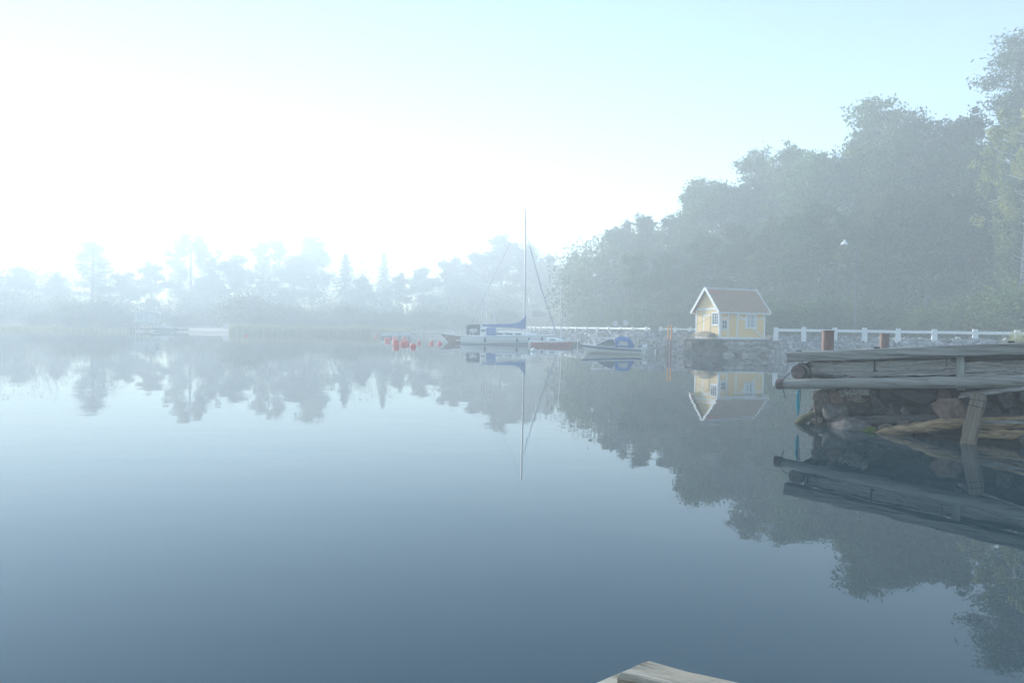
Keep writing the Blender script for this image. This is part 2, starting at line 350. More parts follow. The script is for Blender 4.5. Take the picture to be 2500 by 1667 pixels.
def hull_rock(name, mat, seed, n=17, flat=(1, 1, 1), bev=.07):
    import bmesh
    rnd = np.random.RandomState(seed); p = rnd.normal(size=(n, 3)); p /= np.linalg.norm(p, axis=1)[:, None]; p *= rnd.uniform(.72, 1.0, (n, 1)) * np.array([1.15, 1, 1])
    bm = bmesh.new()
    for q in p: bm.verts.new(q)
    r = bmesh.ops.convex_hull(bm, input=bm.verts); bmesh.ops.delete(bm, geom=[v for v in bm.verts if not v.link_faces], context='VERTS')
    bmesh.ops.dissolve_limit(bm, angle_limit=R(14), verts=bm.verts, edges=bm.edges)
    bmesh.ops.bevel(bm, geom=list(bm.edges), offset=bev, segments=2, affect='EDGES', profile=.6)
    bmesh.ops.triangulate(bm, faces=bm.faces); bmesh.ops.subdivide_edges(bm, edges=[e for e in bm.edges if e.calc_length() > .35], cuts=2, use_grid_fill=True)
    bmesh.ops.triangulate(bm, faces=bm.faces)
    for v in bm.verts: v.co += v.co.normalized() * (.045 * mnoise.noise(v.co * 2.6 + Vector((seed * 3.7, 0, 0))) + .025 * mnoise.noise(v.co * 7 + Vector((0, seed * 1.9, 0))))
    for ax in range(3):
        lo = min(v.co[ax] for v in bm.verts); hi = max(v.co[ax] for v in bm.verts)
        for v in bm.verts: v.co[ax] = ((v.co[ax] - lo) / (hi - lo) * 2 - 1) * flat[ax]
    me = bpy.data.meshes.new(name); bm.to_mesh(me); bm.free(); me.materials.append(mat); me.shade_smooth()
    try: me.set_sharp_from_angle(angle=R(24))
    except Exception: pass
    return me
def rock(name, me, parent, loc, size, rot=None):
    o = bpy.data.objects.new(name, me); o.location = loc; o.scale = size if isinstance(size, (tuple, list)) else (size,) * 3
    o.rotation_euler = rot or (random.uniform(0, 6.3), random.uniform(0, 6.3), random.uniform(0, 6.3)); return link(o, parent)

# crushed-rock bank between fence and water
SMALL = [rock_mesh('crushed_stone', M_rubble, 100 + k, sub=1, planes=7, soft=0) for k in range(8)]
SMALL2 = []
for me in SMALL:
    SMALL2.append((np.array([v.co[:] for v in me.vertices]), np.array([p.vertices[:] for p in me.polygons])))
def bank(label, pxs, n_parts, n_rest, smin, smax):
    root = empty('rubble_bank', (0, 0, 0), 0, label, None, None, 'structure')
    a0, a1 = pxs; pts = []
    tries = n_parts + n_rest
    for _ in range(tries):
        a = math.atan2(*XY(random.uniform(a0, a1), 60)); off = random.uniform(-.5, 3.3); s = random.uniform(smin, smax) * random.choice((.7, 1, 1, 1.3))
        r = rshore(a) + off; x, y = r * math.sin(a), r * math.cos(a); z = height(a, off)
        pts.append((s / math.hypot(x, y), x, y, z, s))
    pts.sort(reverse=True)
    for (q, x, y, z, s) in pts[:n_parts]:
        rock('stone', random.choice(SMALL), root, (x, y, z + s * .2), (s * random.uniform(.8, 1.3), s, s * random.uniform(.6, .9)))
    vs, fs, b = [], [], 0
    for (q, x, y, z, s) in pts[n_parts:]:
        V, F = random.choice(SMALL2); Mx = np.array(Matrix.Rotation(random.uniform(0, 6.3), 3, Vector((random.random(), random.random(), random.random() + .1)).normalized()))
        W = (V * np.array([random.uniform(.8, 1.3), 1, random.uniform(.6, .95)]) * s) @ Mx.T + np.array([x, y, z + s * .2])
        vs.append(W); fs.append(F + b); b += len(V)
    me = bpy.data.meshes.new('loose_stones'); me.from_pydata(np.concatenate(vs).tolist(), [], np.concatenate(fs).tolist()); me.materials.append(M_rubble)
    o = link(bpy.data.objects.new('loose_stones', me), root); o['kind'] = 'stuff'
bank('slope of grey crushed stones below the rail fence right of the yellow house', (1872, 2620), 280, 3600, .10, .20)
bank('dim slope of grey stones between the moored boats and the yellow house', (1300, 1716), 200, 3600, .14, .30)

# ------------------------------------------------------------------ white rail fences
def post_mesh(k):
    mb = MB(); w, d = .17, .15; rnd = random.Random(k)
    rows = []
    for z, s in ((-.25, 1.08), (0.0, 1.08), (.4, 1.0), (.72, .95), (.80, .84)):
        rows.append([(sx * w * s + rnd.gauss(0, .008), sy * d * s + rnd.gauss(0, .008), z) for sx, sy in ((-1, -.8), (-.85, -1), (.85, -1), (1, -.8), (1, .8), (.85, 1), (-.85, 1), (-1, .8))])
    mb.grid(rows, True); mb.add(rows[-1], [tuple(range(8))]); return mb.mesh('post', M_paint)
POSTS = [post_mesh(k) for k in range(5)]
def fence(pts, label, end_stub=0.0):
    root = empty('rail_fence', (pts[0].x, pts[0].y, 0), 0, label, 'fence'); o0 = Vector((pts[0].x, pts[0].y, 0))
    for i, p in enumerate(pts):
        q = pts[min(i + 1, len(pts) - 1)] - pts[max(i - 1, 0)]
        o = bpy.data.objects.new('post', POSTS[i % 5]); o.location = p - o0; o.rotation_euler = (random.gauss(0, .02), random.gauss(0, .02), math.atan2(q.y, q.x) + random.gauss(0, .06)); o.scale = (1, 1, random.uniform(.97, 1.06)); link(o, root)
    for i in range(len(pts) - 1):
        a, b = pts[i] - o0, pts[i + 1] - o0; t = (b - a).normalized()
        MB().beam(a + t * .14 + Vector((0, 0, .585)), b - t * .14 + Vector((0, 0, .585)), .07, .205, cham=.01).build('rail', M_trim, root)
    if end_stub:
        a = pts[-1] - o0; t = (pts[-1] - pts[-2]).normalized()
        MB().beam(a + t * .14 + Vector((0, 0, .585)), a + t * end_stub + Vector((0, 0, .585)), .07, .205, cham=.01).build('rail', M_trim, root)
def run(p0, p1, n, z0, z1):
    return [Vector((*Vector(p0).lerp(Vector(p1), i / (n - 1)), z0 + (z1 - z0) * i / (n - 1))) for i in range(n)]
fr = [Vector((*XY(px, d), 1.5)) for px, d in ((1893, 53.2), (1961, 52.2), (2037, 51.2), (2110, 50.2), (2191, 49.2), (2280, 48.1), (2379, 47), (2482, 46), (2596, 45), (2720, 44))]
fence(fr, 'white rail fence on squat posts above the stone bank behind the rusty bollards')
fl = [Vector((*XY(px, 127.0 - (px - 1280) * (47.0 / 297) if False else d), 1.5)) for px, d in
      [(p, 1 / np.interp(p, [1286, 1577], [1 / 124.0, 1 / 80.0])) for p in (1577, 1544, 1514.5, 1485, 1458, 1432, 1407, 1386, 1368, 1351, 1334, 1319, 1306, 1296, 1287)]]
fl = fl[::-1]
fence(fl, 'long white rail fence receding along the road behind the moored boats', .9)
fm = [Vector((*XY(px, d), 1.5)) for px, d in ((1613, 81), (1648, 79.5), (1684, 78.2), (1719, 77), (1754, 75.8))]
fence(fm, 'short white rail fence passing behind the yellow house')

# ------------------------------------------------------------------ yellow house on its stone quay
HA = R(21)
hp = at(1756.5, 826, 54.6); HZ = 1.33
house = empty('yellow_house', (hp.x, hp.y, HZ), HA, 'small yellow wooden house with white trim and brown shingled gable roof', 'house')
LW, WW, EZ, RZ = 4.48, 3.1, 2.13, 4.12; OV = .26; WT = EZ + OV * (RZ - EZ) / (WW / 2 + OV)
def hb(name, mat, boxes, parent=None, **kw):
    mb = MB()
    for b in boxes: mb.bb(*b)
    return mb.build(name, mat, parent or house, **kw)
# walls (body) with separate cladding
def wall_quad(name, pts, th, mat, nrm):
    mb = MB(); n = len(pts); q = [Vector(p) for p in pts]; d = Vector(nrm) * th
    mb.add(q + [p - d for p in q], [tuple(range(n)), tuple(range(2 * n - 1, n - 1, -1))] + [(k, k + n, (k + 1) % n + n, (k + 1) % n) for k in range(n)]); return mb.build(name, mat, house)
wall_quad('wall', [(0, 0, 0), (LW, 0, 0), (LW, 0, WT), (0, 0, WT)], .08, M_yellow, (0, -1, 0))
wall_quad('wall', [(LW, WW, 0), (0, WW, 0), (0, WW, WT), (LW, WW, WT)], .08, M_yellow, (0, 1, 0))
wall_quad('wall', [(0, WW, 0), (0, 0, 0), (0, 0, WT), (0, WW / 2, RZ - .06), (0, WW, WT)], .08, M_pale_yellow, (-1, 0, 0))
wall_quad('wall', [(LW, 0, 0), (LW, WW, 0), (LW, WW, WT), (LW, WW / 2, RZ - .06), (LW, 0, WT)], .08, M_yellow, (1, 0, 0))
sx = lambda X: (X - 920) / 650 * LW
sz = lambda Y: (975 - Y) / 395 * (EZ + .0)
mb = MB()                                                # lapped boards of the long wall
zz = .12
while zz < WT - .1:
    for xa, xb in ((.1, sx(1030)), (sx(1175), LW - .1)): mb.add([(xa, -.004, zz), (xb, -.004, zz), (xb, -.018, zz), (xa, -.018, zz), (xa, -.004, zz + .118), (xb, -.004, zz + .118)], [(0, 3, 2, 1), (3, 4, 5, 2), (0, 4, 3), (1, 2, 5)])
    zz += .121
o = mb.build('cladding', M_yellow, house); o['kind'] = 'stuff'
mb = MB(); yy = .12
while yy < WW - .1:
    top = WT + min(yy, WW - yy) * (RZ - WT) / (WW / 2) - .12
    mb.bb(-.016, -.003, yy, yy + .112, .1, top); yy += .12
o = mb.build('cladding', M_pale_yellow, house); o['kind'] = 'stuff'
T0 = -.035
def trim(x0, x1, z0, z1): MB().bb(x0, x1, T0, -.002, z0, z1).build('trim_board', M_trim, house)
trim(-.03, .11, 0, WT - .06); trim(LW - .1, LW + .03, 0, WT - .06)
trim(.112, LW - .102, 0, .13)
trim(sx(1030), sx(1045), .132, 2.1); trim(sx(1158), sx(1174), .132, 2.1)
trim(.112, sx(1029), sz(668) - .045, sz(668) + .045); trim(.112, sx(1029), sz(848) - .03, sz(848) + .03)
trim(sx(1176), sx(1283), sz(668) - .04, sz(668) + .04); trim(sx(1452), LW - .102, sz(665) - .04, sz(665) + .04)
for a, b in (((1178, 612), (1282, 706)), ((1388, 812), (1528, 940))):
    MB().beam((sx(a[0]), -.03, sz(a[1])), (sx(b[0]), -.03, sz(b[1])), .03, .085, up=(0, 0, 1)).build('brace', M_trim, house)
d = MB(); d.bb(sx(1050), sx(1153), -.022, -.002, .135, 2.05)
do = d.build('door', M_yellow, house)
for k in range(5): MB().bb(sx(1052) + k * .145, sx(1052) + k * .145 + .135, -.034, -.023, .14, 2.04).build('plank', M_yellow, do)
MB().bb(sx(1055), sx(1149), -.046, -.035, .6, .67).build('ledge', M_yellow, do)
def window(x0, x1, z0, z1, nx, nz, fr=.09, face='front', mat=M_trim):
    """frame with mullions, panes and curtains; face 'front' is the y=0 wall, 'gable' the x=0 wall"""
    def P(u, w, z): return (u, -w, z) if face == 'front' else (-w, u, z)
    def bx(mb, u0, u1, w0, w1, z0, z1):
        a, b = P(u0, w0, z0), P(u1, w1, z1); mb.bb(min(a[0], b[0]), max(a[0], b[0]), min(a[1], b[1]), max(a[1], b[1]), z0, z1); return mb
    mb = MB()
    bx(mb, x0 - fr, x0, .004, .06, z0 - fr, z1 + fr); bx(mb, x1, x1 + fr, .004, .06, z0 - fr, z1 + fr)
    bx(mb, x0, x1, .004, .06, z1, z1 + fr); bx(mb, x0, x1, .004, .06, z0 - fr, z0)
    w = mb.build('window', mat, house)
    mb = MB(); bx(mb, x0 - fr - .03, x1 + fr + .03, .004, .1, z0 - fr - .045, z0 - fr - .002); mb.build('sill', mat, w)
    mb = MB()
    for i in range(1, nx): u = x0 + (x1 - x0) * i / nx; bx(mb, u - .018, u + .018, .028, .046, z0, z1)
    for j in range(1, nz): z = z0 + (z1 - z0) * j / nz; bx(mb, x0, x1, .030, .048, z - .016, z + .016)
    mb.build('glazing_bar', mat, w)
    for i in range(nx):
        for j in range(nz):
            mb = MB(); u0 = x0 + (x1 - x0) * i / nx; u1 = x0 + (x1 - x0) * (i + 1) / nx; a = z0 + (z1 - z0) * j / nz; b = z0 + (z1 - z0) * (j + 1) / nz
            bx(mb, u0 + .01, u1 - .01, .020, .026, a + .01, b - .01); mb.build('pane', M_pane, w)
    return w
w = window(sx(1296), sx(1434), sz(796), sz(628), 3, 3, .085)
for a, b in ((1297, 1330), (1345, 1375), (1398, 1433)):
    MB().bb(sx(a), sx(b), -.0285, -.0265, sz(792), sz(634)).build('curtain', M_curtain, w)
window(sx(953), sx(1013), sz(824), sz(704), 2, 2, .055)
gy = lambda X: (905 - X) / 330 * WW
window(gy(888), gy(812), sz(765) + .03, sz(605) + .02, 3, 4, .1, 'gable')
def gtrim(y0, y1, z0, z1, t=.04): MB().bb(-t, -.002, y0, y1, z0, z1).build('trim_board', M_trim, house)
gtrim(-.002, .12, 0, WT - .05); gtrim(WW - .12, WW + .03, 0, WT - .05); gtrim(.122, WW - .122, WT - .10, WT + .06, .05)
gtrim(gy(696), gy(684), .1, WT - .102); gtrim(gy(785), gy(697), 1.82, 1.92); gtrim(.122, WW - .122, 0, .12)
dd = MB().bb(-.03, -.018, gy(782), gy(698), .122, 1.82).build('door', M_pale_yellow, house)
for k in range(4): MB().bb(-.042, -.031, gy(781) + k * .195, gy(781) + k * .195 + .185, .13, 1.81).build('plank', M_pale_yellow, dd)
# roof: slabs, courses of shingles, barge boards, ridge
sl = (RZ - EZ) / (WW / 2 + OV); xe0, xe1 = -.32, LW + .32; nv = Vector((0, -sl, 1)).normalized()
for s in (0, 1):
    ym = lambda y: y if s == 0 else WW - y
    mb = MB(); mb.add([(xe0, ym(-OV), EZ), (xe1, ym(-OV), EZ), (xe1, WW / 2, RZ), (xe0, WW / 2, RZ), (xe0, ym(-OV), EZ - .06), (xe1, ym(-OV), EZ - .06), (xe1, WW / 2, RZ - .06), (xe0, WW / 2, RZ - .06)],
                      [(0, 1, 2, 3), (7, 6, 5, 4), (0, 4, 5, 1), (1, 5, 6, 2), (0, 3, 7, 4)])
    ro = mb.build('roof', M_roof, house)
    tiles = MB(); red = MB(); nrow = 19
    for r in range(nrow):
        f0, f1 = r / nrow, (r + 1.15) / nrow; f1 = min(f1, 1)
        x = xe0 + .06 - (r % 2) * .06
        while x < xe1 - .06:
            xa, xb = max(x, xe0 + .05), min(x + .145, xe1 - .05); x += .15
            if xb - xa < .03: continue
            pa = Vector((0, -OV + (WW / 2 + OV) * f0, EZ + (RZ - EZ) * f0)); pb = Vector((0, -OV + (WW / 2 + OV) * f1, EZ + (RZ - EZ) * f1))
            lift = random.uniform(.02, .032); a = pa + nv * lift; b = pb + nv * .006
            q = [(xa, ym(a.y), a.z), (xb, ym(a.y), a.z), (xb, ym(b.y), b.z), (xa, ym(b.y), b.z), (xa, ym(pa.y), pa.z + .002), (xb, ym(pa.y), pa.z + .002)]
            (red if (f0 > .8 - .1 * random.random() and xa < .9 + random.uniform(-.3, .3)) else tiles).add(q, [(0, 1, 2, 3), (4, 5, 1, 0), (4, 0, 3), (5, 2, 1)])
    o = tiles.build('shingle_courses', M_roof, ro); o['kind'] = 'stuff'
    if s == 0: o = red.build('shingle_courses', M_roofred, ro); o['kind'] = 'stuff'; o['label'] = 'fresher red shingles under the ridge end'
    for xx in (xe0 - .025, xe1 + .025):
        MB().beam((xx, ym(-OV - .03), EZ - .05), (xx, WW / 2 + (.003 if s else -.003), RZ - .005), .05, .2, up=(0, 0, 1)).build('barge_board', M_trim, house)
    MB().bb(xe0 + .01, xe1 - .01, ym(-OV) - .02, ym(-OV) + .02, EZ - .12, EZ - .002).build('eaves_board', M_trim, house)
mb = MB(); mb.grid([[(x, WW / 2 - .13, RZ - .10), (x, WW / 2 - .02, RZ + .055), (x, WW / 2 + .02, RZ + .055), (x, WW / 2 + .13, RZ - .10)] for x in (xe0 - .04, xe1 + .04)]); mb.build('ridge_cap', M_ridge, house)

quay = empty('stone_quay', (hp.x, hp.y, 0), HA, 'low quay of big rough stone blocks under the yellow house', 'quay')
BLK = [hull_rock('stone_block', M_quay, 40 + k, 24) for k in range(4)]
for row, (z, h) in enumerate(((.05, .5), (.5, .5), (.92, .42))):
    x = .35 + .25 * (row % 2)
    while x < 5.6:
        w_ = random.uniform(.55, 1.05)
        if random.random() < .93: rock('stone_block', random.choice(BLK), quay, (x + w_ / 2, -.12 + random.uniform(-.12, .1) - (.12 * (2 - row)), z), (w_ * .58, .5, h * .62), (random.gauss(0, .08), random.gauss(0, .06), random.gauss(0, .12)))
        x += w_
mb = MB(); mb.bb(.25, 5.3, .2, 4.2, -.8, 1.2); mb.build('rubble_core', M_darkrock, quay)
DKB = [hull_rock('shadowed_stone', M_boulder, 240 + k) for k in range(3)]  # darker than the quay blocks: shade under the platform put into the stone colour
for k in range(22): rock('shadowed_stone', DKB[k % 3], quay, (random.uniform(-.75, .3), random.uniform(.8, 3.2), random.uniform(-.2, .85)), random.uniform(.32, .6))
MB().bb(.1, 5.1, -.42, 3.6, 1.2, 1.325).build('cap_slab', M_concrete, quay)
for k, (x, y, s_) in enumerate(((4.6, -.9, .75), (5.5, -.8, .95), (6.3, -1.0, .8), (3.7, -.75, .55))):
    rock('flat_boulder', BLK[k % 4], quay, (x, y, .3 + .1 * (k % 2)), (s_, s_ * .7, .38), (0, .1, k * .4))
deck = empty('timber_platform', (hp.x, hp.y, 0), HA, 'weathered plank platform jutting over the water left of the house', 'platform')
for k in range(15):
    MB().beam((-1.3, -.25 + k * .235, 1.265 + random.gauss(0, .006)), (.08, -.25 + k * .235, 1.29), .215, .06, cham=.008).build('plank', M_gray_wood, deck)
for y in (.0, 1.5, 2.9): MB().beam((-1.2, y, 1.15), (.2, y, 1.17), .16, .16).build('bearer', M_dark_wood, deck)
for x, y in ((-1.1, 2.0), (-1.1, 3.0)): MB().tube((x, y, -1), (x, y, 1.07), .1, .09, 10).build('pile', M_dark_wood, deck)
# tarpaulin-covered bench against the gable
bench = empty('covered_bench', (hp.x, hp.y, HZ), HA, 'low bench draped in tan tarpaulin against the house gable', 'bench')
mb = MB(); prof = [(-.85, .14), (-.8, .40), (-.66, .52), (-.4, .57), (-.2, .52), (-.12, .16)]
mb.grid([[(x * (1 + .05 * math.sin(i * 1.9)), .25 + i * .33, z * (1 - .35 * (abs(i - 3.2) / 4) ** 2) + random.gauss(0, .015)) for x, z in prof] for i in range(8)])
mb.add([(x * (1 + .05 * math.sin(0)), .25, z * .776) for x, z in prof], [tuple(range(6))])
mb.build('tarpaulin', M_tarp, bench, smooth=True)
for x, y in ((-.75, .4), (-.3, .4), (-.75, 2.4), (-.3, 2.4)): MB().tube((x, y, -.05), (x, y, .35), .035, None, 6).build('leg', M_gray_wood, bench)
# stay rope across the gable
def rope(name, label, pts, r, mat, cat='rope', sag=0.0, n=10, group=None):
    out = []
    for i in range(len(pts) - 1):
        a, b = Vector(pts[i]), Vector(pts[i + 1])
        for k in range(n): t = k / n; p = a.lerp(b, t); p.z -= sag * 4 * t * (1 - t); out.append(p)
    out.append(Vector(pts[-1])); o0 = out[0].copy()
    o = MB().path([p - o0 for p in out], r, 6).build(name, mat, None, True, o0); return tag(o, label, cat, group)
hw = lambda x, y, z: house.matrix_basis @ Vector((x, y, z))
rope('stay_rope', 'thin dark rope slanting down from the gable window to the bank', [hw(-.08, gy(800), sz(655)), at(1650, 812, 58.5)], .014, M_rope, sag=.05)

# ------------------------------------------------------------------ orange mooring piles by the house
for k, (px, lab) in enumerate(((1630, 'orange-topped pole in the water, the left one of the pair'), (1637.5, 'orange-topped pole in the water, the right one of the pair'))):
    p = gp(px, 57.2 + .2 * k, 0); r_ = empty('mooring_pole', (p.x, p.y, 0), 0, lab, 'pole', 'pair of orange-topped poles')
    MB().tube((0, 0, -1.2), (.0, 0, 1.2 - .06 * k), .075, .07, 10).build('lower_pole', M_redbrown, r_); MB().tube((0, 0, 1.2 - .06 * k), (0.02, 0, 2.36), .072, .068, 10).build('painted_top', M_orange, r_)

# ------------------------------------------------------------------ boats
def hull_fn(L_, B, sh_stern, sh_bow, draft, rake, tr=.72, vee=False, mid=.42, stern_rake=0.0, spring=0.0):
    def pt(t, j, side, off=0.0):
        b = (tr + (1 - tr) * math.sin(min(t / mid, 1) * math.pi / 2)) if t < mid else max(0.0, 1 - ((t - mid) / (1 - mid)) ** 2.1)
        s = sh_stern + (sh_bow - sh_stern) * t ** 1.6 - spring * 4 * t * (1 - t)
        if vee: f = (1 - .22 * j / .55) if j < .55 else .78 * (1 - ((j - .55) / .45) ** 1.3)
        else: f = (1 - max(0, j) ** 2.6) ** .62
        z = s + (-draft * (1 - .55 * t ** 3) - s) * j
        x = -L_ / 2 + L_ * t - rake * (t ** 5) * j + stern_rake * (1 - t) ** 6 * j
        return (x, side * (b * B / 2 * f * (1 - .10 * j * t) + off * (1 if b > .02 else 0)), z)
    return pt
def make_hull(root, pt, mat, deck_mat, n=22, m=9, camber=.05, name='hull'):
    mb = MB()
    for s in (1, -1):
        rows = [[pt(i / n, j / m, s) for j in range(m + 1)] for i in range(n + 1)]
        if s < 0: rows = [r[::-1] for r in rows]
        mb.grid(rows)
    st = [pt(0, j / m, 1) for j in range(m + 1)] + [pt(0, j / m, -1) for j in range(m, -1, -1)]
    mb.add(st, [tuple(range(len(st)))])
    h = mb.build(name, mat, root, True)
    mb = MB(); rows = []
    for i in range(n + 1):
        a, b = Vector(pt(i / n, 0, 1)), Vector(pt(i / n, 0, -1)); rows.append([a, a.lerp(b, .25) + Vector((0, 0, camber * .8)), a.lerp(b, .5) + Vector((0, 0, camber)), a.lerp(b, .75) + Vector((0, 0, camber * .8)), b])
    mb.grid(rows); mb.build('deck', deck_mat, root, True); return h
def hull_stripe(root, pt, j0, j1, mat, name='stripe', off=.012, n=22, t0=0.0, t1=1.0):
    mb = MB()
    for s in (1, -1):
        rows = [[pt(t0 + (t1 - t0) * i / n, j, s, off) for j in (j0, (j0 + j1) / 2, j1)] for i in range(n + 1)]
        mb.grid(rows if s > 0 else [r[::-1] for r in rows])
    return mb.build(name, mat, root, True)
def loft_cabin(mb, secs):
    """secs: (x, half width bottom, half width top, z0, z1)"""
    rows = [[(x, -wb, z0), (x, -wt, z1), (x, 0, z1 + .06 * (wt > .1)), (x, wt, z1), (x, wb, z0)] for x, wb, wt, z0, z1 in secs]
    mb.grid(rows); mb.add(rows[0], [(0, 1, 2, 3, 4)]); mb.add(rows[-1], [(4, 3, 2, 1, 0)]); return mb
def pipe(mb, pts, r=.014): return mb.path(pts, r, 6)

# sailing yacht
yp = gp(1248, 79, 0)
yacht = empty('sailing_yacht', (yp.x, yp.y, 0), R(2), 'large white sailing yacht with tall mast and blue sail cover', 'sailboat')
pt = hull_fn(10.9, 3.3, .98, 1.22, .55, .95, tr=.74, stern_rake=-.55, spring=.07)
make_hull(yacht, pt, M_white, M_white)
hull_stripe(yacht, pt, .02, .05, M_dkgrey, 'toe_rail'); hull_stripe(yacht, pt, .56, .6, M_stripe, 'waterline_stripe')
mb = loft_cabin(MB(), [(-2.3, 1.0, .82, 1.0, 1.5), (-.4, 1.05, .85, 1.0, 1.48), (1.6, .85, .65, 1.05, 1.40), (2.9, .45, .3, 1.1, 1.2)]); cab = mb.build('coachroof', M_white, yacht)
for x0, x1 in ((-1.9, -1.0), (-.75, .1), (.4, 1.1)):
    for s in (1, -1): MB().beam((x0, s * 1.0, 1.24), (x1, s * .99, 1.23), .05, .15).build('window', M_pane, cab)
mb = MB(); mb.grid([[(-2.3 + x, y, 1.35 + z) for y, z in ((-1.05, -.3), (-1.0, .35), (-.6, .55), (0, .6), (.6, .55), (1.0, .35), (1.05, -.3))] for x in (-.6, 0.0, .5)]); mb.build('sprayhood', M_blue, yacht, True)
MXm = 1.48   # mast position along the hull
mb = MB(); mb.path([(MXm, 0, 1.0), (MXm + .02, 0, 8), (MXm - .1, 0, 15.6)], [.11, .10, .075], 10); mast = mb.build('mast', M_alu, yacht, True)
mb = MB()
for z in (7.3, 11.0): mb.beam((MXm, -1.0, z), (MXm, 1.0, z), .07, .04)
mb.build('spreader', M_alu, mast)
mb = MB()
for s in (1, -1):
    mb.path([(MXm, s * 1.45, 1.1), (MXm, s * 1.0, 7.3), (MXm, s * .02, 14.8)], .012, 5)
mb.path([(-5.2, 0, 1.1), (MXm - .1, 0, 15.4)], .012, 5); mb.build('rigging', M_iron, yacht)
mb = MB(); mb.path([(5.25, 0, 1.3), (3.4, 0, 6.5), (MXm + .1, 0, 12.7)], [.05, .05, .03], 8); mb.build('furled_jib', M_stripe, yacht, True)
MB().path([(MXm, 0, 1.95), (-3.2, 0, 2.15)], .07, 8).build('boom', M_alu, yacht)
rows = []
for k in range(15):
    t = k / 14; x = MXm + .18 - t * 5.0; top = 2.28 + 1.15 * math.exp(-t * 12) + .2 * (1 - t) + .02 * math.sin(k * 2.3); bot = 1.85 + .2 * t - .15 * math.exp(-t * 10); w_ = .2 * (1 - .6 * t)
    zc = (top + bot) / 2; hh = (top - bot) / 2; rows.append([(x, w_ * math.cos(a), zc + hh * math.sin(a)) for a in [2 * math.pi * q / 12 for q in range(12)]])
mb = MB(); mb.grid(rows, True); mb.add(rows[0], [tuple(range(12))]); mb.add(rows[-1], [tuple(range(11, -1, -1))]); mb.build('sail_cover', M_blue, yacht, True)
mb = MB()
for s in (1, -1):
    xs = [-4.8, -3.2, -1.5, .2, 1.9, 3.6, 4.9]; P3 = []
    for x in xs:
        t = (x + 5.45) / 10.9; q = Vector(pt(t, 0, s)) * 1.0; q.y *= .95; mb.tube(q, q + Vector((0, 0, .6)), .012, None, 5); P3.append(q + Vector((0, 0, .6)))
    mb.path(P3, .008, 5); mb.path([p - Vector((0, 0, .3)) for p in P3], .007, 5)
mb.build('lifeline', M_alu, yacht)
mb = MB(); pipe(mb, [(4.5, .55, 1.3), (4.6, .5, 1.85), (5.4, 0, 1.9), (4.6, -.5, 1.85), (4.5, -.55, 1.3)], .016); mb.build('pulpit', M_alu, yacht)
mb = MB(); pipe(mb, [(-4.4, 1.1, 1.0), (-4.5, 1.1, 1.6), (-5.5, 1.0, 1.6), (-5.5, -1.0, 1.6), (-4.5, -1.1, 1.6), (-4.4, -1.1, 1.0)], .016); mb.build('pushpit', M_alu, yacht)
for x in (-3.0, .6, 2.0, 3.6):
    t = (x + 5.45) / 10.9; q = Vector(pt(t, .25, -1)); f = MB(); f.lathe([(.01, -.3), (.09, -.24), (.1, 0), (.09, .22), (.01, .28)], (q.x, q.y - .12, q.z - .05), 8); f.tube((q.x, q.y - .1, q.z + .2), (q.x, q.y + .02, q.z + .55), .012, None, 5); f.build('fender', M_dkgrey, yacht, True)

q0 = Vector(pt(.27, .22, -1, .012)); mb = MB()
for k, (w_, h_) in enumerate(((.05, .12), (.12, .03), (.04, .12), (.11, .03), (.05, .12), (.10, .11), (.04, .12), (.12, .04))): mb.bb(q0.x + k * .17, q0.x + k * .17 + w_, q0.y - .015, q0.y + .004, q0.z - h_ / 2, q0.z + h_ / 2)
mb.build('name_lettering', M_sign, yacht)
# cabin cruiser behind the yacht
cp = gp(1188, 83.5, 0)
cruiser = empty('cabin_cruiser', (cp.x, cp.y, 0), R(4), 'white cabin cruiser with dark canvas stern canopy behind the yacht', 'motorboat')
pt = hull_fn(6.4, 2.4, .95, 1.25, .35, .8, tr=.86, vee=True); make_hull(cruiser, pt, M_white, M_white); hull_stripe(cruiser, pt, .05, .12, M_stripe)
mb = loft_cabin(MB(), [(-.9, 1.0, .85, 1.0, 1.95), (.3, .98, .8, 1.0, 1.9), (1.1, .85, .6, 1.05, 1.35), (2.6, .3, .2, 1.2, 1.3)]); cb = mb.build('cabin', M_white, cruiser)
for s in (1, -1):
    for x0, x1 in ((-.7, -.2), (-.1, .35)): MB().beam((x0, s * .95, 1.55), (x1, s * .93, 1.55), .06, .28).build('window', M_pane, cb)
mb = MB(); mb.grid([[(x, y, z * k) for y, z in ((-1.05, 1.0), (-1.0, 1.9), (-.7, 2.25), (.7, 2.25), (1.0, 1.9), (1.05, 1.0))] for x, k in ((-2.5, .95), (-2.2, 1.0), (-.85, 1.02))]); cn = mb.build('canopy', M_navy, cruiser)
for s in (1, -1): MB().beam((-2.0, s * 1.05, 1.55), (-1.2, s * 1.05, 1.58), .02, .5).build('window', M_clear, cn)
mb = MB(); pipe(mb, [(-3.2, .9, 1.0), (-3.3, .9, 1.75), (-3.3, -.9, 1.75), (-3.2, -.9, 1.0)], .02); mb.build('stern_rail', M_alu, cruiser)
mb = MB(); mb.bb(-3.75, -3.1, -.9, .9, .3, .36); mb.build('bathing_platform', M_white, cruiser)
mb = MB(); pipe(mb, [(-.6, .5, 1.95), (-.8, .5, 2.35), (-.8, -.5, 2.35), (-.6, -.5, 1.95)], .02); mb.tube((-.8, 0, 2.3), (-1.0, 0, 2.8), .012, None, 5); mb.build('radar_arch', M_alu, cruiser)

# leaning spar (mast lowered on its crutch) behind the boom
p0, p1 = at(1217, 792, 81), at(1193, 705, 81)
tag(MB().tube((0, 0, -1.2), p1 - p0, .06, .04, 8).build('leaning_spar', M_alu, None, True, p0), 'slanting white spar rising above the blue sail cover', 'spar')
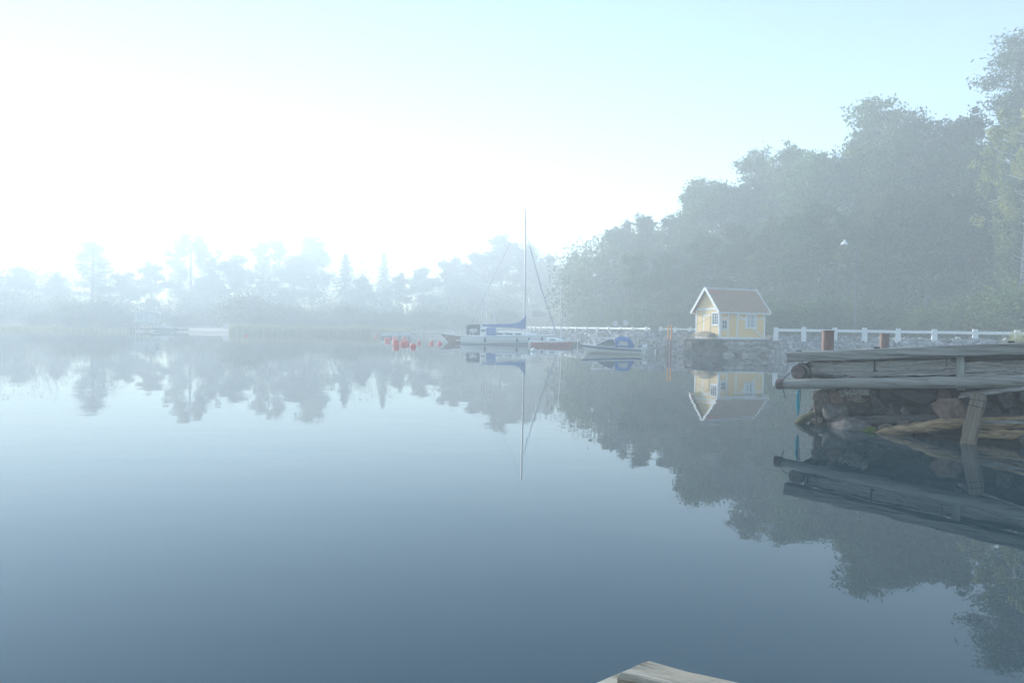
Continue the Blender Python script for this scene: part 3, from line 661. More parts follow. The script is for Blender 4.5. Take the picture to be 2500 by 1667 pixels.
# hazier sailboat beyond
sp = gp(1190, 104, 0)
far = empty('sailboat', (sp.x, sp.y, 0), R(170), 'hazy sailboat with thin mast half hidden behind the cruiser', 'sailboat')
pt = hull_fn(7.0, 2.3, .7, .95, .4, .7); make_hull(far, pt, M_white, M_white)
loft_cabin(MB(), [(-1.5, .75, .6, .75, 1.15), (.6, .7, .55, .8, 1.15), (1.7, .3, .2, .85, .95)]).build('coachroof', M_white, far)
MB().path([(0.2, 0, .9), (.2, 0, 10.4)], [.06, .04], 8).build('mast', M_alu, far, True)
# red-hulled boat left of the cruiser
rp = gp(1130, 87.5, 0)
redb = empty('red_boat', (rp.x, rp.y, 0), R(184), 'dark red hulled boat with white gunwale and bow pointing at the buoys', 'boat')
pt = hull_fn(6.0, 2.1, .75, 1.15, .3, 1.3, tr=.8); make_hull(redb, pt, M_redbrown, M_white); hull_stripe(redb, pt, -.03, .10, M_white, 'gunwale', .03)
mb = MB(); pipe(mb, [(1.2, .7, 1.0), (1.3, .66, 1.45), (3.0, 0, 1.6), (1.3, -.66, 1.45), (1.2, -.7, 1.0)], .02); mb.build('bow_rail', M_alu, redb)

# red sailing dinghy in front of the yacht
dp = gp(1349, 76, 0)
ding = empty('red_dinghy', (dp.x, dp.y, 0), R(-3), 'small red-hulled sailing dinghy with white deck and bare mast', 'sailboat')
pt = hull_fn(4.9, 1.8, .50, .62, .25, .5, tr=.7); make_hull(ding, pt, M_red, M_white); hull_stripe(ding, pt, -.04, .16, M_white, 'gunwale', .03)
mb = loft_cabin(MB(), [(-.7, .6, .5, .5, .88), (.5, .6, .45, .52, .85), (1.3, .25, .18, .55, .62)]); cb = mb.build('cuddy', M_white, ding)
for s in (1, -1): MB().beam((-.35, s * .57, .70), (.25, s * .56, .70), .05, .12).build('window', M_pane, cb)
MB().path([(.95, 0, .6), (.90, 0, 3.6), (.72, 0, 6.75)], [.05, .045, .03], 8).build('mast', M_alu, ding, True)
mb = MB(); mb.beam((-2.55, 0, .6), (-2.55, 0, -.3), .05, .3, up=(1, 0, 0)); mb.build('rudder', M_white, ding)

# motorboat with blue canopy
mp = gp(1491, 54.6, 0)
mot = empty('motorboat', (mp.x, mp.y, 0), R(166), 'white motorboat with blue stripe, blue canopy and outboard engine', 'motorboat')
pt = hull_fn(4.95, 2.0, .46, .74, .30, .75, tr=.90, vee=True, mid=.5); make_hull(mot, pt, M_cream, M_white)
hull_stripe(mot, pt, -.03, .10, M_white, 'gunwale', .03); hull_stripe(mot, pt, .11, .26, M_stripe, 'stripe', .014)
# windscreen: posts, top rail, panes
wsx = [(-.25, .86, .62), (.95, .66, .66)]
F = MB()
for s in (1, -1):
    F.path([(1.15, s * .55, .70), (.05, s * .74, 1.18), (-.3, s * .80, 1.14)], .035, 6); F.path([(-.3, s * .80, 1.14), (-.55, s * .86, .62)], .03, 6)
F.path([(.05, -.74, 1.18), (.05, .74, 1.18)], .03, 6); F.path([(1.15, -.55, .70), (1.15, .55, .70)], .03, 6)
ws = F.build('windscreen_frame', M_alu, mot, True)
for s in (1, -1): MB().add([(1.1, s * .555, .70), (.05, s * .735, 1.16), (-.3, s * .79, 1.12), (-.53, s * .85, .64)], [(0, 1, 2, 3)]).build('pane', M_pane, ws)
MB().add([(1.12, -.5, .71), (1.12, .5, .71), (.07, .7, 1.16), (.07, -.7, 1.16)], [(0, 1, 2, 3)]).build('pane', M_pane, ws)
mb = MB()
for s in (1, -1): pipe(mb, [(-.05, s * .76, 1.2), (1.55, s * .42, 1.26)], .026); pipe(mb, [(1.55, s * .42, 1.26), (1.25, s * .42, .72)], .022)
pipe(mb, [(1.55, .42, 1.26), (1.62, 0, 1.27), (1.55, -.42, 1.26)], .026); mb.build('bow_rail', M_alu, mot, True)
mb = MB(); mb.tube((.1, .55, 1.17), (-.25, .6, 1.5), .018, None, 6); mb.build('lamp_mast', M_alu, mot)
rows = []
for x, k, dz in ((-.42, .96, 0), (-.7, 1.0, .10), (-1.1, 1.0, .10), (-1.5, .98, .0), (-1.78, .95, -.5)):
    rows.append([(x, y * k, .5 + (z - .5) * (1 if dz > -.3 else .35) + (dz if dz > -.3 else 0)) for y, z in ((-.92, .50), (-.90, .95), (-.62, 1.22), (0, 1.28), (.62, 1.22), (.90, .95), (.92, .50))])
mb = MB(); mb.grid(rows); cn = mb.build('canopy', M_blue, mot, True)
for s in (1, -1): MB().add([(-.62, s * .945, .70), (-1.5, s * .935, .66), (-1.35, s * .93, 1.02), (-.8, s * .935, 1.04)], [(0, 1, 2, 3) if s < 0 else (3, 2, 1, 0)]).build('window', M_clear, cn)
eng = MB(); eng.box((-2.66, 0, .62), (.40, .30, .30)); e = eng.build('outboard_engine', M_white, mot)
bv = e.modifiers.new('bevel', 'BEVEL'); bv.width = .06; bv.segments = 3
mb = MB(); mb.beam((-2.6, 0, .55), (-2.66, 0, -.4), .12, .14, up=(1, 0, 0)); mb.build('leg', M_alu, e)
a = mot.matrix_basis @ Vector((-2.5, .3, .62))
rope('mooring_rope', 'pale mooring rope from the motorboat engine to the bank', [a, at(1672, 822.5, 58.2)], .016, M_rope, sag=.12)
# dock behind the dinghy with white posts
kp = gp(1392, 80, 0)
dock = empty('floating_dock', (kp.x, kp.y, 0), R(-42), 'low dark floating dock behind the dinghy and motorboat', 'dock')
mb = MB(); mb.bb(-7.5, 1.2, -.7, .7, -.15, .38); mb.build('float', M_dark_wood, dock)
for k in range(29): MB().bb(-7.5 + k * .3, -7.5 + k * .3 + .27, -.75, .75, .382, .42).build('plank', M_gray_wood, dock)
for px, y0, dd, lab in ((1410, 829, 76, 'short white mooring post at the dinghy bow'), (1437, 829.5, 72, 'short white mooring post beside the motorboat bow')):
    p = gp(px, dd, 0); q = at(px, y0, dd)
    o = MB(); o.tube((0, 0, -.8), (0, 0, q.z), .055, None, 8); o.lathe([(.065, q.z), (.065, q.z + .04), (.0, q.z + .06)], n=8); tag(o.build('mooring_post', M_trim, None, False, p), lab, 'post')
# small white boat behind the red buoys
bp = gp(972, 108, 0)
wb = empty('white_boat', (bp.x, bp.y, 0), R(12), 'small open white boat moored behind the cluster of red buoys', 'boat')
pt = hull_fn(5.3, 1.9, .75, 1.05, .25, .9, tr=.8, vee=True); make_hull(wb, pt, M_dkgrey, M_white); hull_stripe(wb, pt, -.05, .42, M_white, 'gunwale', .03)
mb = loft_cabin(MB(), [(-.3, .75, .6, .8, 1.15), (.6, .7, .5, .8, 1.1), (1.3, .45, .3, .9, .95)]); mb.build('windscreen', M_pane, wb)
# red mooring buoys with white sticks
def buoy(px, y_wl, w_px, h_px, stick, tilt, label, ball=False, group='red mooring buoys'):
    d = 1.92 * FPX / (y_wl - (800 + (px - 1250) * .0157)); p = gp(px, d, 0); r_ = w_px * d / FPX / 2; h = h_px * d / FPX
    root = empty('mooring_buoy', (p.x, p.y, 0), random.uniform(0, 6), label, 'buoy', group); root.rotation_euler = (0, tilt, 0)
    mb = MB()
    if ball: mb.lathe([(.02, -r_ * .7)] + [(r_ * math.cos(a), h * .4 + r_ * 1.05 * math.sin(a)) for a in [R(x) for x in (-60, -40, -20, 0, 20, 40, 60, 80)]] + [(.0, h * .4 + r_ * 1.05)], n=16)
    else: mb.lathe([(.02, -h * .8), (r_ * .95, -h * .7), (r_, -h * .2), (r_, h * .78), (r_ * .9, h * .93), (r_ * .6, h), (0.0, h * 1.02)], n=16)
    b = mb.build('float', M_buoy, root, True)
    if stick: MB().tube((0, 0, h * .8), (0, 0, h + stick * d / FPX), .028, .022, 6).build('stick', M_alu, root)
    return root
buoy(967, 843, 16, 13, 21, 0.02, 'largest red cylinder buoy with upright stick, foremost of the cluster')
buoy(983, 841, 13, 8, 19, 0, 'red buoy with stick just right of the foremost one')
buoy(993.5, 839.5, 11.5, 8.5, 22, 0.01, 'red buoy with stick between its neighbour and the tilted buoy')
buoy(1006, 846.5, 14, 9, 0, .75, 'rounded red buoy tipped over at the right end of the cluster', True)
buoy(946, 832, 15, 8, 14, 0, 'paler red buoy at the left of the cluster before the white boat')
buoy(964, 829, 13, 8, 8, 0, 'pale red buoy half hidden behind the foremost one')
buoy(987, 829.5, 13, 8, 8, 0, 'pale red buoy in front of the white boat bow')
buoy(1023, 837, 8.5, 7, 0, 0, 'small round red buoy alone right of the cluster', True)
buoy(1053, 838.7, 10, 7, 9, 0, 'middle small red buoy between the cluster and the red boat')
buoy(1072, 839, 11, 7, 22, .75, 'small red buoy with slanting stick under the red boat bow')
buoy(917, 822, 8, 4, 0, 0, 'tiny faint red buoy left of the white boat by the reeds', True)
buoy(600, 820.5, 6, 4, 0, 0, 'tiny orange float drifting before the reeds at their left end', True)
b = buoy(1302, 857, 11, 8, 0, 0, 'single white ball buoy in front of the red dinghy', True, group='white mooring buoy'); b.children[0].data.materials[0] = M_white
# thin stakes and lines between buoys and the boats
pa = gp(1005, 96, .9); tag(MB().path([(0, 0, 0), (6.0, -.8, .06), (11.5, -3.5, .12)], .05, 6).build('boom_pontoon', M_gray_wood, None, False, pa), 'thin grey mooring boom stretching between the buoys and boats', 'boom')
p = gp(1035, 90, 0); tag(MB().tube((0, 0, -.5), (0, 0, 1.35), .07, .06, 8).build('stake', M_gray_wood, None, False, p), 'lone grey stake standing between the small red buoys', 'stake')

# ------------------------------------------------------------------ signs and street lamps along the road
for px, y0, s_, lab in ((1502, 786.5, .34, 'faint sign on a thin post at the fence, left of the two'), (1527, 784.5, .36, 'faint sign on a thin post at the fence, right of the two')):
    p = gp(px, 84, 1.5); q = at(px, y0 + 3, 84); r_ = empty('road_sign', (p.x, p.y, 1.5), 0, lab, 'sign', 'signs behind the fence')
    hgt = q.z - 1.5; MB().tube((0, 0, 0), (0, 0, hgt), .035, None, 8).build('post', M_sign, r_)
    mb = MB(); k8 = [(s_ * math.cos(R(a)), s_ * math.sin(R(a))) for a in range(0, 360, 45)]
    mb.add([(x, -.05, hgt + z) for x, z in k8] + [(x, -.03, hgt + z) for x, z in k8], [tuple(range(8)), tuple(range(15, 7, -1))] + [(k, k + 8, (k + 1) % 8 + 8, (k + 1) % 8) for k in range(8)]); mb.build('sign_plate', M_sign, r_)
def lamp(px, py, d, lab):
    q = at(px, py, d); z0 = zground(q.x, q.y); r_ = empty('street_lamp', (q.x + 1.1, q.y, z0), 0, lab, 'street lamp', 'street lamps along the road')
    h = q.z - z0; MB().path([(0, 0, -.3), (0, 0, h * .6), (0, 0, h + .25), (-.3, 0, h + .5), (-1.1, 0, h + .45)], [.085, .07, .05, .04, .035], 8).build('pole', M_dkgrey, r_, True)
    mb = MB(); mb.lathe([(.05, .42), (.09, .3), (.30, .06), (.32, 0), (.28, -.03), (0, -.05)], (-1.1, 0, h), 14); mb.build('lamp_shade', M_trim, r_, True)
lamp(2062, 597, 60, 'street lamp with white conical shade against the dark trees right of the house')
lamp(1354, 700, 118, 'small distant street lamp with white shade above the dinghy mast')
lamp(1452, 674, 100, 'faint street lamp with white shade above the motorboat')

# ------------------------------------------------------------------ far left shore: stilt hut, jetty, boat, beach, reeds
hu = gp(352, 139, 0); M_hut = mat_plain('faded grey boards', (.66, .67, .68), (.56, .57, .58), .9, 4)
hut = empty('stilt_hut', (hu.x, hu.y, 0), R(8), 'pale hut on stilts with flat roof and curly white emblem', 'hut')
MB().bb(-1.5, .45, -1.0, 1.2, 2.05, 3.95).build('wall', M_hut, hut); MB().bb(.46, 2.4, -1.0, 1.2, 2.0, 4.0).build('side_wall', M_sign, hut)
MB().beam((-2.0, 0, 4.18), (2.4, 0, 4.10), 2.9, .12).build('roof', M_trim, hut); MB().beam((2.4, 0, 4.10), (3.1, 0, 3.7), 2.9, .1).build('roof_flap', M_sign, hut)
wd = MB().bb(-1.0, .1, -1.05, -1.002, 2.5, 3.6).build('window', M_sign, hut); MB().bb(-.5, -.44, -1.07, -1.051, 2.5, 3.6).build('glazing_bar', M_hut, wd)
for k, z in enumerate((3.35, 3.12, 2.9)):
    MB().path([(1.0 + .25 * math.sin(.4), -1.03, z - .04), (1.2, -1.03, z + .02), (1.5, -1.03, z + .05), (1.62, -1.03, z - .06), (1.5, -1.03, z - .12)], .045, 6).build('emblem_stroke', M_white, hut)
for x, y in ((-1.3, -.9), (-.6, -.9), (.3, -.9), (2.2, -.9), (-1.3, 1.0), (2.2, 1.0)): MB().tube((x, y, -1.5), (x, y, 2.05), .07, None, 8).build('leg', M_hut, hut)
MB().bb(-1.7, 2.6, -1.3, 1.3, 1.93, 2.045).build('floor', M_hut, hut)
jl = gp(388, 141.5, 0); jet = empty('dark_jetty', (jl.x, jl.y, 0), R(3), 'low dark jetty on the far shore beside the stilt hut', 'jetty')
for k in range(38): MB().bb(-5.6 + k * .3, -5.6 + k * .3 + .28, -.8, .8, .62, .70).build('plank', M_dark_wood, jet)
MB().bb(-5.6, 5.8, -.75, -.6, .35, .618).build('bearer', M_dark_wood, jet); MB().bb(-5.6, 5.8, .6, .75, .35, .618).build('bearer', M_dark_wood, jet)
for k in range(5):
    for s in (-.65, .65): MB().tube((-5.2 + k * 2.6, s, -1.5), (-5.2 + k * 2.6, s, .9), .09, None, 8).build('pile', M_dark_wood, jet)
fb = gp(398, 138, 0); lb = empty('far_motorboat', (fb.x, fb.y, 0), R(184), 'white motorboat with dark hull side moored at the far stilt hut', 'motorboat')
pt = hull_fn(5.0, 2.0, .95, 1.15, .3, .9, tr=.85, vee=True); make_hull(lb, pt, M_dkgrey, M_white); hull_stripe(lb, pt, -.06, .22, M_white, 'gunwale', .03); hull_stripe(lb, pt, .5, .74, M_white, 'waterline_stripe', .02)
loft_cabin(MB(), [(-.9, .8, .65, 1.0, 1.5), (.3, .8, .6, 1.0, 1.45), (1.1, .5, .3, 1.05, 1.1)]).build('windscreen', M_clear, lb)
bs = MB(); rows = []
for k in range(13):
    a = math.atan2(*XY(395 + k * 15, 125)); rs = rshore(a); rows.append([((rs + o) * math.sin(a), (rs + o) * math.cos(a), height(a, o) + .03 + z) for o, z in ((-.8, -.08), (.2, .0), (1.5, .12), (4, .25), (8, .3), (11, .1))])
bs.grid(rows); tag(bs.build('beach', M_sand, smooth=True), 'strip of pale pinkish sand on the far shore', kind='structure')
bx = gp(553, 150, 0); tag(MB().bb(-.55, .55, -.5, .5, 0, 1.45).bb(-.62, .62, -.57, .57, 1.452, 1.52).build('bathing_booth', M_sign, None, False, (bx.x, bx.y, zground(bx.x, bx.y) - .1)), 'faint grey booth on the beach at the left end of the reeds', 'booth')
# reeds: one mass of upright blades
nR = 15000; vs = np.zeros((nR, 3, 3)); k = 0
for i in range(nR):
    px = random.uniform(560, 1005) if random.random() < .86 else random.uniform(-200, 330); a = math.atan2(*XY(px, 121)); off = random.uniform(-3.2, 3.5); r = rshore(a) + off
    dens = mnoise.noise(Vector((r * math.sin(a) * .25, r * math.cos(a) * .25, 3))); h = (1.75 + .55 * dens + random.gauss(0, .18)) * (1 if px > 400 else .6)
    p = np.array((r * math.sin(a), r * math.cos(a), -.05)); t = random.uniform(0, 6.3); w_ = .05
    vs[i, 0] = p + (w_ * math.cos(t), w_ * math.sin(t), 0); vs[i, 1] = p - (w_ * math.cos(t), w_ * math.sin(t), 0); vs[i, 2] = p + (random.gauss(0, .16), random.gauss(0, .16), h)
me = bpy.data.meshes.new('reeds'); me.from_pydata(vs.reshape(-1, 3).tolist(), [], np.arange(nR * 3).reshape(-1, 3).tolist()); me.materials.append(M_reed)
tag(link(bpy.data.objects.new('reeds', me)), 'belt of yellowish reeds along the far shore', kind='stuff')

# ------------------------------------------------------------------ trees
def leaf_mesh(name, cen, size, mat, droop=0.0, aspect=.62):
    n = len(cen); g = np.random.normal(size=(n, 3)); g[:, 2] *= (1 - droop * .3); t = g / np.linalg.norm(g, axis=1)[:, None]
    if droop: t = t * (1 - droop) + np.array([0, 0, -1.0]) * droop; t /= np.linalg.norm(t, axis=1)[:, None]
    h = np.random.normal(size=(n, 3)); b = np.cross(t, h); b /= np.linalg.norm(b, axis=1)[:, None]
    s = size * np.random.uniform(.6, 1.35, n)[:, None]; nn = np.cross(t, b)
    v = np.stack([cen - t * s, cen + b * s * aspect + nn * s * .12, cen + t * s, cen - b * s * aspect + nn * s * .12], 1).reshape(-1, 3)
    me = bpy.data.meshes.new(name); me.vertices.add(4 * n); me.vertices.foreach_set('co', v.ravel().astype(np.float32))
    me.loops.add(4 * n); me.loops.foreach_set('vertex_index', np.arange(4 * n, dtype=np.int32)); me.polygons.add(n)
    me.polygons.foreach_set('loop_start', np.arange(0, 4 * n, 4, dtype=np.int32)); me.polygons.foreach_set('loop_total', np.full(n, 4, np.int32))
    me.materials.append(mat); me.update(); me.validate(); return me
def limb(mb, a, b, r0, r1, seg=5, wob=.06):
    a, b = Vector(a), Vector(b); ln = (b - a).length; pts = []
    for i in range(seg + 1):
        t = i / seg; p = a.lerp(b, t); p.z -= ln * .12 * 4 * t * (1 - t) * .5
        if 0 < i < seg: p += Vector((random.gauss(0, wob * ln * .3), random.gauss(0, wob * ln * .3), random.gauss(0, wob * ln * .2)))
        pts.append(p)
    mb.path(pts, [r0 + (r1 - r0) * i / seg for i in range(seg + 1)], 6); return pts
def proto_broad(H, Rr, base, seed, mat, nleaf=22000, leaf=.175, lobes=22, gap=.5, bark=None, ovoid=1.0):
    random.seed(seed); np.random.seed(seed); mb = MB(); zc = (H + base) / 2; hz_ = (H - base) / 2; cs = []
    top = (random.gauss(0, .5), random.gauss(0, .5), H * .86)
    mb.path([(0, 0, -1.0), (0, 0, 0), (top[0] * .2, top[1] * .2, H * .3), (top[0] * .7, top[1] * .7, H * .6), top], [.50, .40, .30, .17, .04], 9)
    for k in range(lobes):
        while True:
            p = np.random.uniform(-1, 1, 3)
            if .25 < np.linalg.norm(p) < 1: break
        f = 1 - .35 * max(p[2], 0) * ovoid
        q = np.array((p[0] * Rr * .74 * f, p[1] * Rr * .74 * f, zc + p[2] * hz_ * .80)); rl = Rr * np.random.uniform(.26, .44) * (1 - .25 * max(p[2], 0)); cs.append((q, rl))
        z0 = max(base * .7, q[2] - np.hypot(q[0], q[1]) * .9 - 1.0); t = min(z0 / top[2], .95); limb(mb, (top[0] * t * .9, top[1] * t * .9, z0), q, .12, .03)
    cen = []
    for q, rl in cs:
        nc = 26; g = np.random.normal(size=(nc, 3)); g /= np.linalg.norm(g, axis=1)[:, None]; cc = q + g * rl * np.random.uniform(.35, 1.08, (nc, 1)) * np.array([1, 1, .82])
        per = int(nleaf / lobes / nc) + 1; sd = rl * np.random.uniform(.12, .26, (nc, 1, 1))
        cen.append((cc[:, None, :] + np.random.normal(size=(nc, per, 3)) * sd * np.array([1, 1, .6])).reshape(-1, 3))
    cen = np.concatenate(cen); return dict(H=H, trunk=mb.mesh('trunk', bark or M_bark, True), crown=leaf_mesh('crown', cen, leaf, mat))
def proto_birch(H, Rr, base, seed, mat, nleaf=11000, leaf=.17):
    random.seed(seed); np.random.seed(seed); mb = MB()
    mb.path([(0, 0, -1), (.1, 0, H * .2), (.0, .15, H * .45), (.15, .1, H * .75), (.1, 0, H * .97)], [.26, .21, .16, .09, .02], 8); cen = []
    for k in range(46):
        z = base + (H * .97 - base) * (k + .5) / 46; f = (z - base) / (H - base); ln = Rr * (.55 + .75 * math.sin(math.pi * min(1, .18 + f * .80))) * random.uniform(.55, 1.05); a = k * 2.4 + random.gauss(0, .4)
        e = (math.cos(a) * ln, math.sin(a) * ln, z + ln * .25); limb(mb, (.05, .05, z - ln * .25), e, .045, .012, 4)
        for s in range(7):
            t = random.uniform(.35, 1.05); p = np.array((e[0] * t, e[1] * t, z + ln * .25 * t)); ls = random.uniform(.9, 2.7) * (.6 + .5 * (1 - f)); m_ = int(nleaf / 46 / 7) + 1
            u = np.random.uniform(0, 1, (m_, 1)); cen.append(p + np.concatenate([np.random.normal(0, .17, (m_, 2)), -u * ls], 1))
    return dict(H=H, trunk=mb.mesh('trunk', M_birchbark, True), crown=leaf_mesh('crown', np.concatenate(cen), leaf, mat, .35, .5))
def proto_pine(H, Rr, base, seed, nleaf=12000):
    random.seed(seed); np.random.seed(seed); mb = MB(); mb.path([(0, 0, -1), (0, 0, H * .3), (.3, .1, H * .65), (.2, 0, H * .97)], [.4, .33, .24, .05], 8); cen = []
    for k in range(34):
        f = (k + .5) / 34; z = base + (H - base) * f * .97; ln = Rr * (1.0 - .72 * f ** 1.6) * random.uniform(.5, 1.1); a = k * 2.4 + random.gauss(0, .5)
        e = np.array((math.cos(a) * ln, math.sin(a) * ln, z + ln * .18)); limb(mb, (.2, .05, z - .3), e, .09, .02, 4)
        for s in range(5):
            t = random.uniform(.4, 1.05); p = np.array((e[0] * t, e[1] * t, z + ln * .18 * t + .2)); m_ = int(nleaf / 34 / 5) + 1; sd = random.uniform(.45, .8)
            cen.append(p + np.random.normal(size=(m_, 3)) * np.array([sd, sd, sd * .55]))
    return dict(H=H, trunk=mb.mesh('trunk', M_bark, True), crown=leaf_mesh('crown', np.concatenate(cen), .17, M_needle, 0, .4))
def proto_spruce(H, Rr, seed, nleaf=7000):
    random.seed(seed); np.random.seed(seed); mb = MB(); mb.path([(0, 0, -1), (0, 0, H * .97)], [.25, .02], 7); cen = []
    for k in range(70):
        f = k / 70; z = .08 * H + .91 * H * f; ln = Rr * (1 - f) ** .85 * random.uniform(.7, 1.1) + .1; a = k * 2.4
        m_ = int(nleaf / 70); u = np.random.uniform(.1, 1, (m_, 1)); cen.append(np.concatenate([math.cos(a) * ln * u, math.sin(a) * ln * u, z - u * ln * .35], 1) + np.random.normal(size=(m_, 3)) * (.10 + .14 * (1 - f)))
    return dict(H=H, trunk=mb.mesh('trunk', M_bark, True), crown=leaf_mesh('crown', np.concatenate(cen), .2, M_needle, .3, .4))
def proto_bush(seed, mat, H=3.4, Rr=2.4, nleaf=8000, leaf=.09):
    random.seed(seed); np.random.seed(seed); mb = MB(); cen = []
    for k in range(14):
        a = random.uniform(0, 6.3); ln = Rr * random.uniform(.2, .85); h = H * random.uniform(.35, .92) * (1 - .35 * ln / Rr); e = np.array((math.cos(a) * ln, math.sin(a) * ln, h)); limb(mb, (math.cos(a) * .15, math.sin(a) * .15, -.2), e, .045, .015, 4)
        m_ = nleaf // 14; cen.append(e + np.random.normal(size=(m_, 3)) * np.array([.55, .55, .48])); lo = e * np.array([.8, .8, .45]); cen.append(lo + np.random.normal(size=(m_ // 2, 3)) * .5)
    c = np.concatenate(cen); c[:, 2] = np.abs(c[:, 2]); return dict(H=H, trunk=mb.mesh('stems', M_bark, True), crown=leaf_mesh('foliage', c, leaf, mat), bush=True)
PB = [proto_broad(22, 6.6, 3.5, 11, M_leaf_a), proto_broad(22, 5.6, 3.0, 12, M_leaf_b, lobes=20), proto_broad(22, 7.0, 4.5, 13, M_leaf_a, lobes=26, nleaf=20000), proto_broad(20, 5.0, 2.0, 14, M_leaf_b, lobes=20)]
PBI = [proto_birch(20, 3.3, 3.2, 21, M_leaf_y), proto_birch(18, 2.8, 2.5, 22, M_leaf_b)]
PP = [proto_pine(26, 5.6, 9, 31, 17000), proto_pine(22, 4.2, 6, 32)]
PS = [proto_spruce(18, 3.0, 41)]
PBU = [proto_bush(51, M_shrub), proto_bush(52, M_leaf_a), proto_bush(53, M_leaf_b, 4.2, 3.0)]
random.seed(99)
def plant(pr, px, top_y, d, label, name='broadleaf_tree', cat='tree', group=None, wide=1.0, rz=None):
    g = gp(px, d, 1.5); z0 = zground(g.x, g.y) - .1
    zt = at(px, top_y, d).z; s = (zt - z0) / pr['H']
    root = empty(name, (g.x, g.y, z0), random.uniform(0, 6.28) if rz is None else rz, label, cat, group); root.scale = (s * wide, s * wide, s)
    b = pr.get('bush'); link(bpy.data.objects.new('stems' if b else 'trunk', pr['trunk']), root); link(bpy.data.objects.new('foliage' if b else 'crown', pr['crown']), root); return root
G1 = 'trees of the wood behind the road'
# front edge of the wood, from the far end (left) to the frame's right edge
plant(PBI[1], 1492, 556, 124, 'drooping birch at the left end of the dark wood behind the motorboat', 'birch_tree', group=G1, wide=1.15)
plant(PB[3], 1515, 520, 129, 'round-crowned tree next to the drooping birch at the left end of the wood', group=G1, wide=1.0)
plant(PB[1], 1575, 500, 118, 'broadleaf tree rising above the orange-topped poles', group=G1, wide=1.0)
plant(PB[3], 1655, 486, 112, 'broadleaf tree just left of the yellow house roof', group=G1, wide=1.1)
plant(PB[2], 1752, 380, 107, 'spreading tree directly above the yellow house', group=G1, wide=1.05)
plant(PB[0], 1840, 352, 104, 'tall tree above the right end of the house roof', group=G1, wide=.9)
plant(PB[1], 1920, 318, 97, 'tall narrow tree right of the house with its top standing out', group=G1, wide=.8)
plant(PB[2], 2012, 296, 89, 'big open-crowned tree above the left rusty bollard', group=G1, wide=.9)
plant(PB[0], 2120, 220, 85, 'tall maple with sky showing through its upper crown', group=G1, wide=.9)
plant(PB[2], 2232, 206, 80, 'tallest broadleaf crown left of the pine', group=G1, wide=.85)
plant(PB[1], 2335, 236, 76, 'broadleaf tree between the tallest crown and the pine', group=G1, wide=.95)
plant(PP[0], 2478, 95, 70, 'tall pine towering at the upper right corner', 'pine_tree', group=G1, wide=1.3)
plant(PBI[0], 2492, 245, 61, 'yellowing birch with hanging branches at the right edge below the pine', 'birch_tree', group=G1, wide=1.0)
plant(PB[0], 2640, 180, 66, 'broadleaf tree at the right frame edge beside the yellowing birch', group=G1)
plant(PB[1], 2790, 230, 61, 'broadleaf tree beyond the right frame edge', group=G1)
# second row and lower crowns that close the wood
for px, ty, d, k, lab in ((1540, 590, 96, 3, 'lower tree left of the house in front of the taller row'), (1625, 600, 92, 1, 'lower tree behind the pair of orange-topped poles'), (1715, 540, 88, 3, 'lower dark tree right behind the yellow house gable'),
                          (1800, 520, 84, 1, 'lower dark tree behind the house ridge'), (1890, 500, 78, 3, 'lower dark tree just right of the house'), (1975, 480, 74, 0, 'lower tree under the big open crown'), (2075, 470, 71, 3, 'lower tree beside the white street lamp'),
                          (2170, 430, 68, 1, 'lower tree behind the right rusty bollard'), (2265, 420, 66, 3, 'lower tree under the tallest crown'), (2360, 430, 63, 0, 'lower tree left of the yellowing birch')):
    plant(PB[k], px, ty, d * 1.06, lab, group=G1, wide=1.1)
for px, ty, d, k in ((1500, 560, 126, 1), (1600, 520, 120, 0), (1700, 470, 114, 1), (1790, 420, 110, 3), (1870, 400, 106, 1), (1960, 370, 100, 0), (2060, 330, 96, 1), (2150, 300, 94, 3), (2280, 290, 90, 1), (2400, 300, 86, 0), (2560, 240, 82, 1)):
    plant(PB[k], px, ty + 60, d * 1.2, 'dim tree deep in the wood glimpsed between the front crowns', group='deep wood trees', wide=1.2)
# shrubs along the road
G2 = 'shrubs at the edge of the wood'
for px, ty, d, k, lab in ((2450, 688, 57, 0, 'large yellow-green shrub at the right edge below the birch'), (2520, 700, 56, 0, 'yellow-green shrub cut by the right frame edge'), (2275, 752, 60, 0, 'low yellow-green shrub above the right part of the fence'), (2360, 738, 61, 1, 'dark shrub left of the large yellow-green one'),
                          (2190, 735, 64, 1, 'dark shrub behind the right rusty bollard'), (2110, 728, 66, 2, 'dark shrub between the two bollards at the wood edge'), (2020, 725, 68, 1, 'dark shrub behind the left rusty bollard'), (1930, 722, 71, 2, 'dark shrub right of the yellow house'),
                          (1850, 722, 76, 1, 'dark shrub peeping past the right house corner'), (1660, 735, 92, 2, 'dim shrub left of the house behind the short fence'), (1585, 745, 98, 1, 'dim shrub behind the gap in the fence'), (1520, 752, 106, 2, 'dim shrub behind the two faint signs'), (1450, 758, 118, 1, 'pale shrub behind the long fence')):
    plant(PBU[k], px, ty, d, lab, 'shrub', 'shrub', G2, wide=1.35)
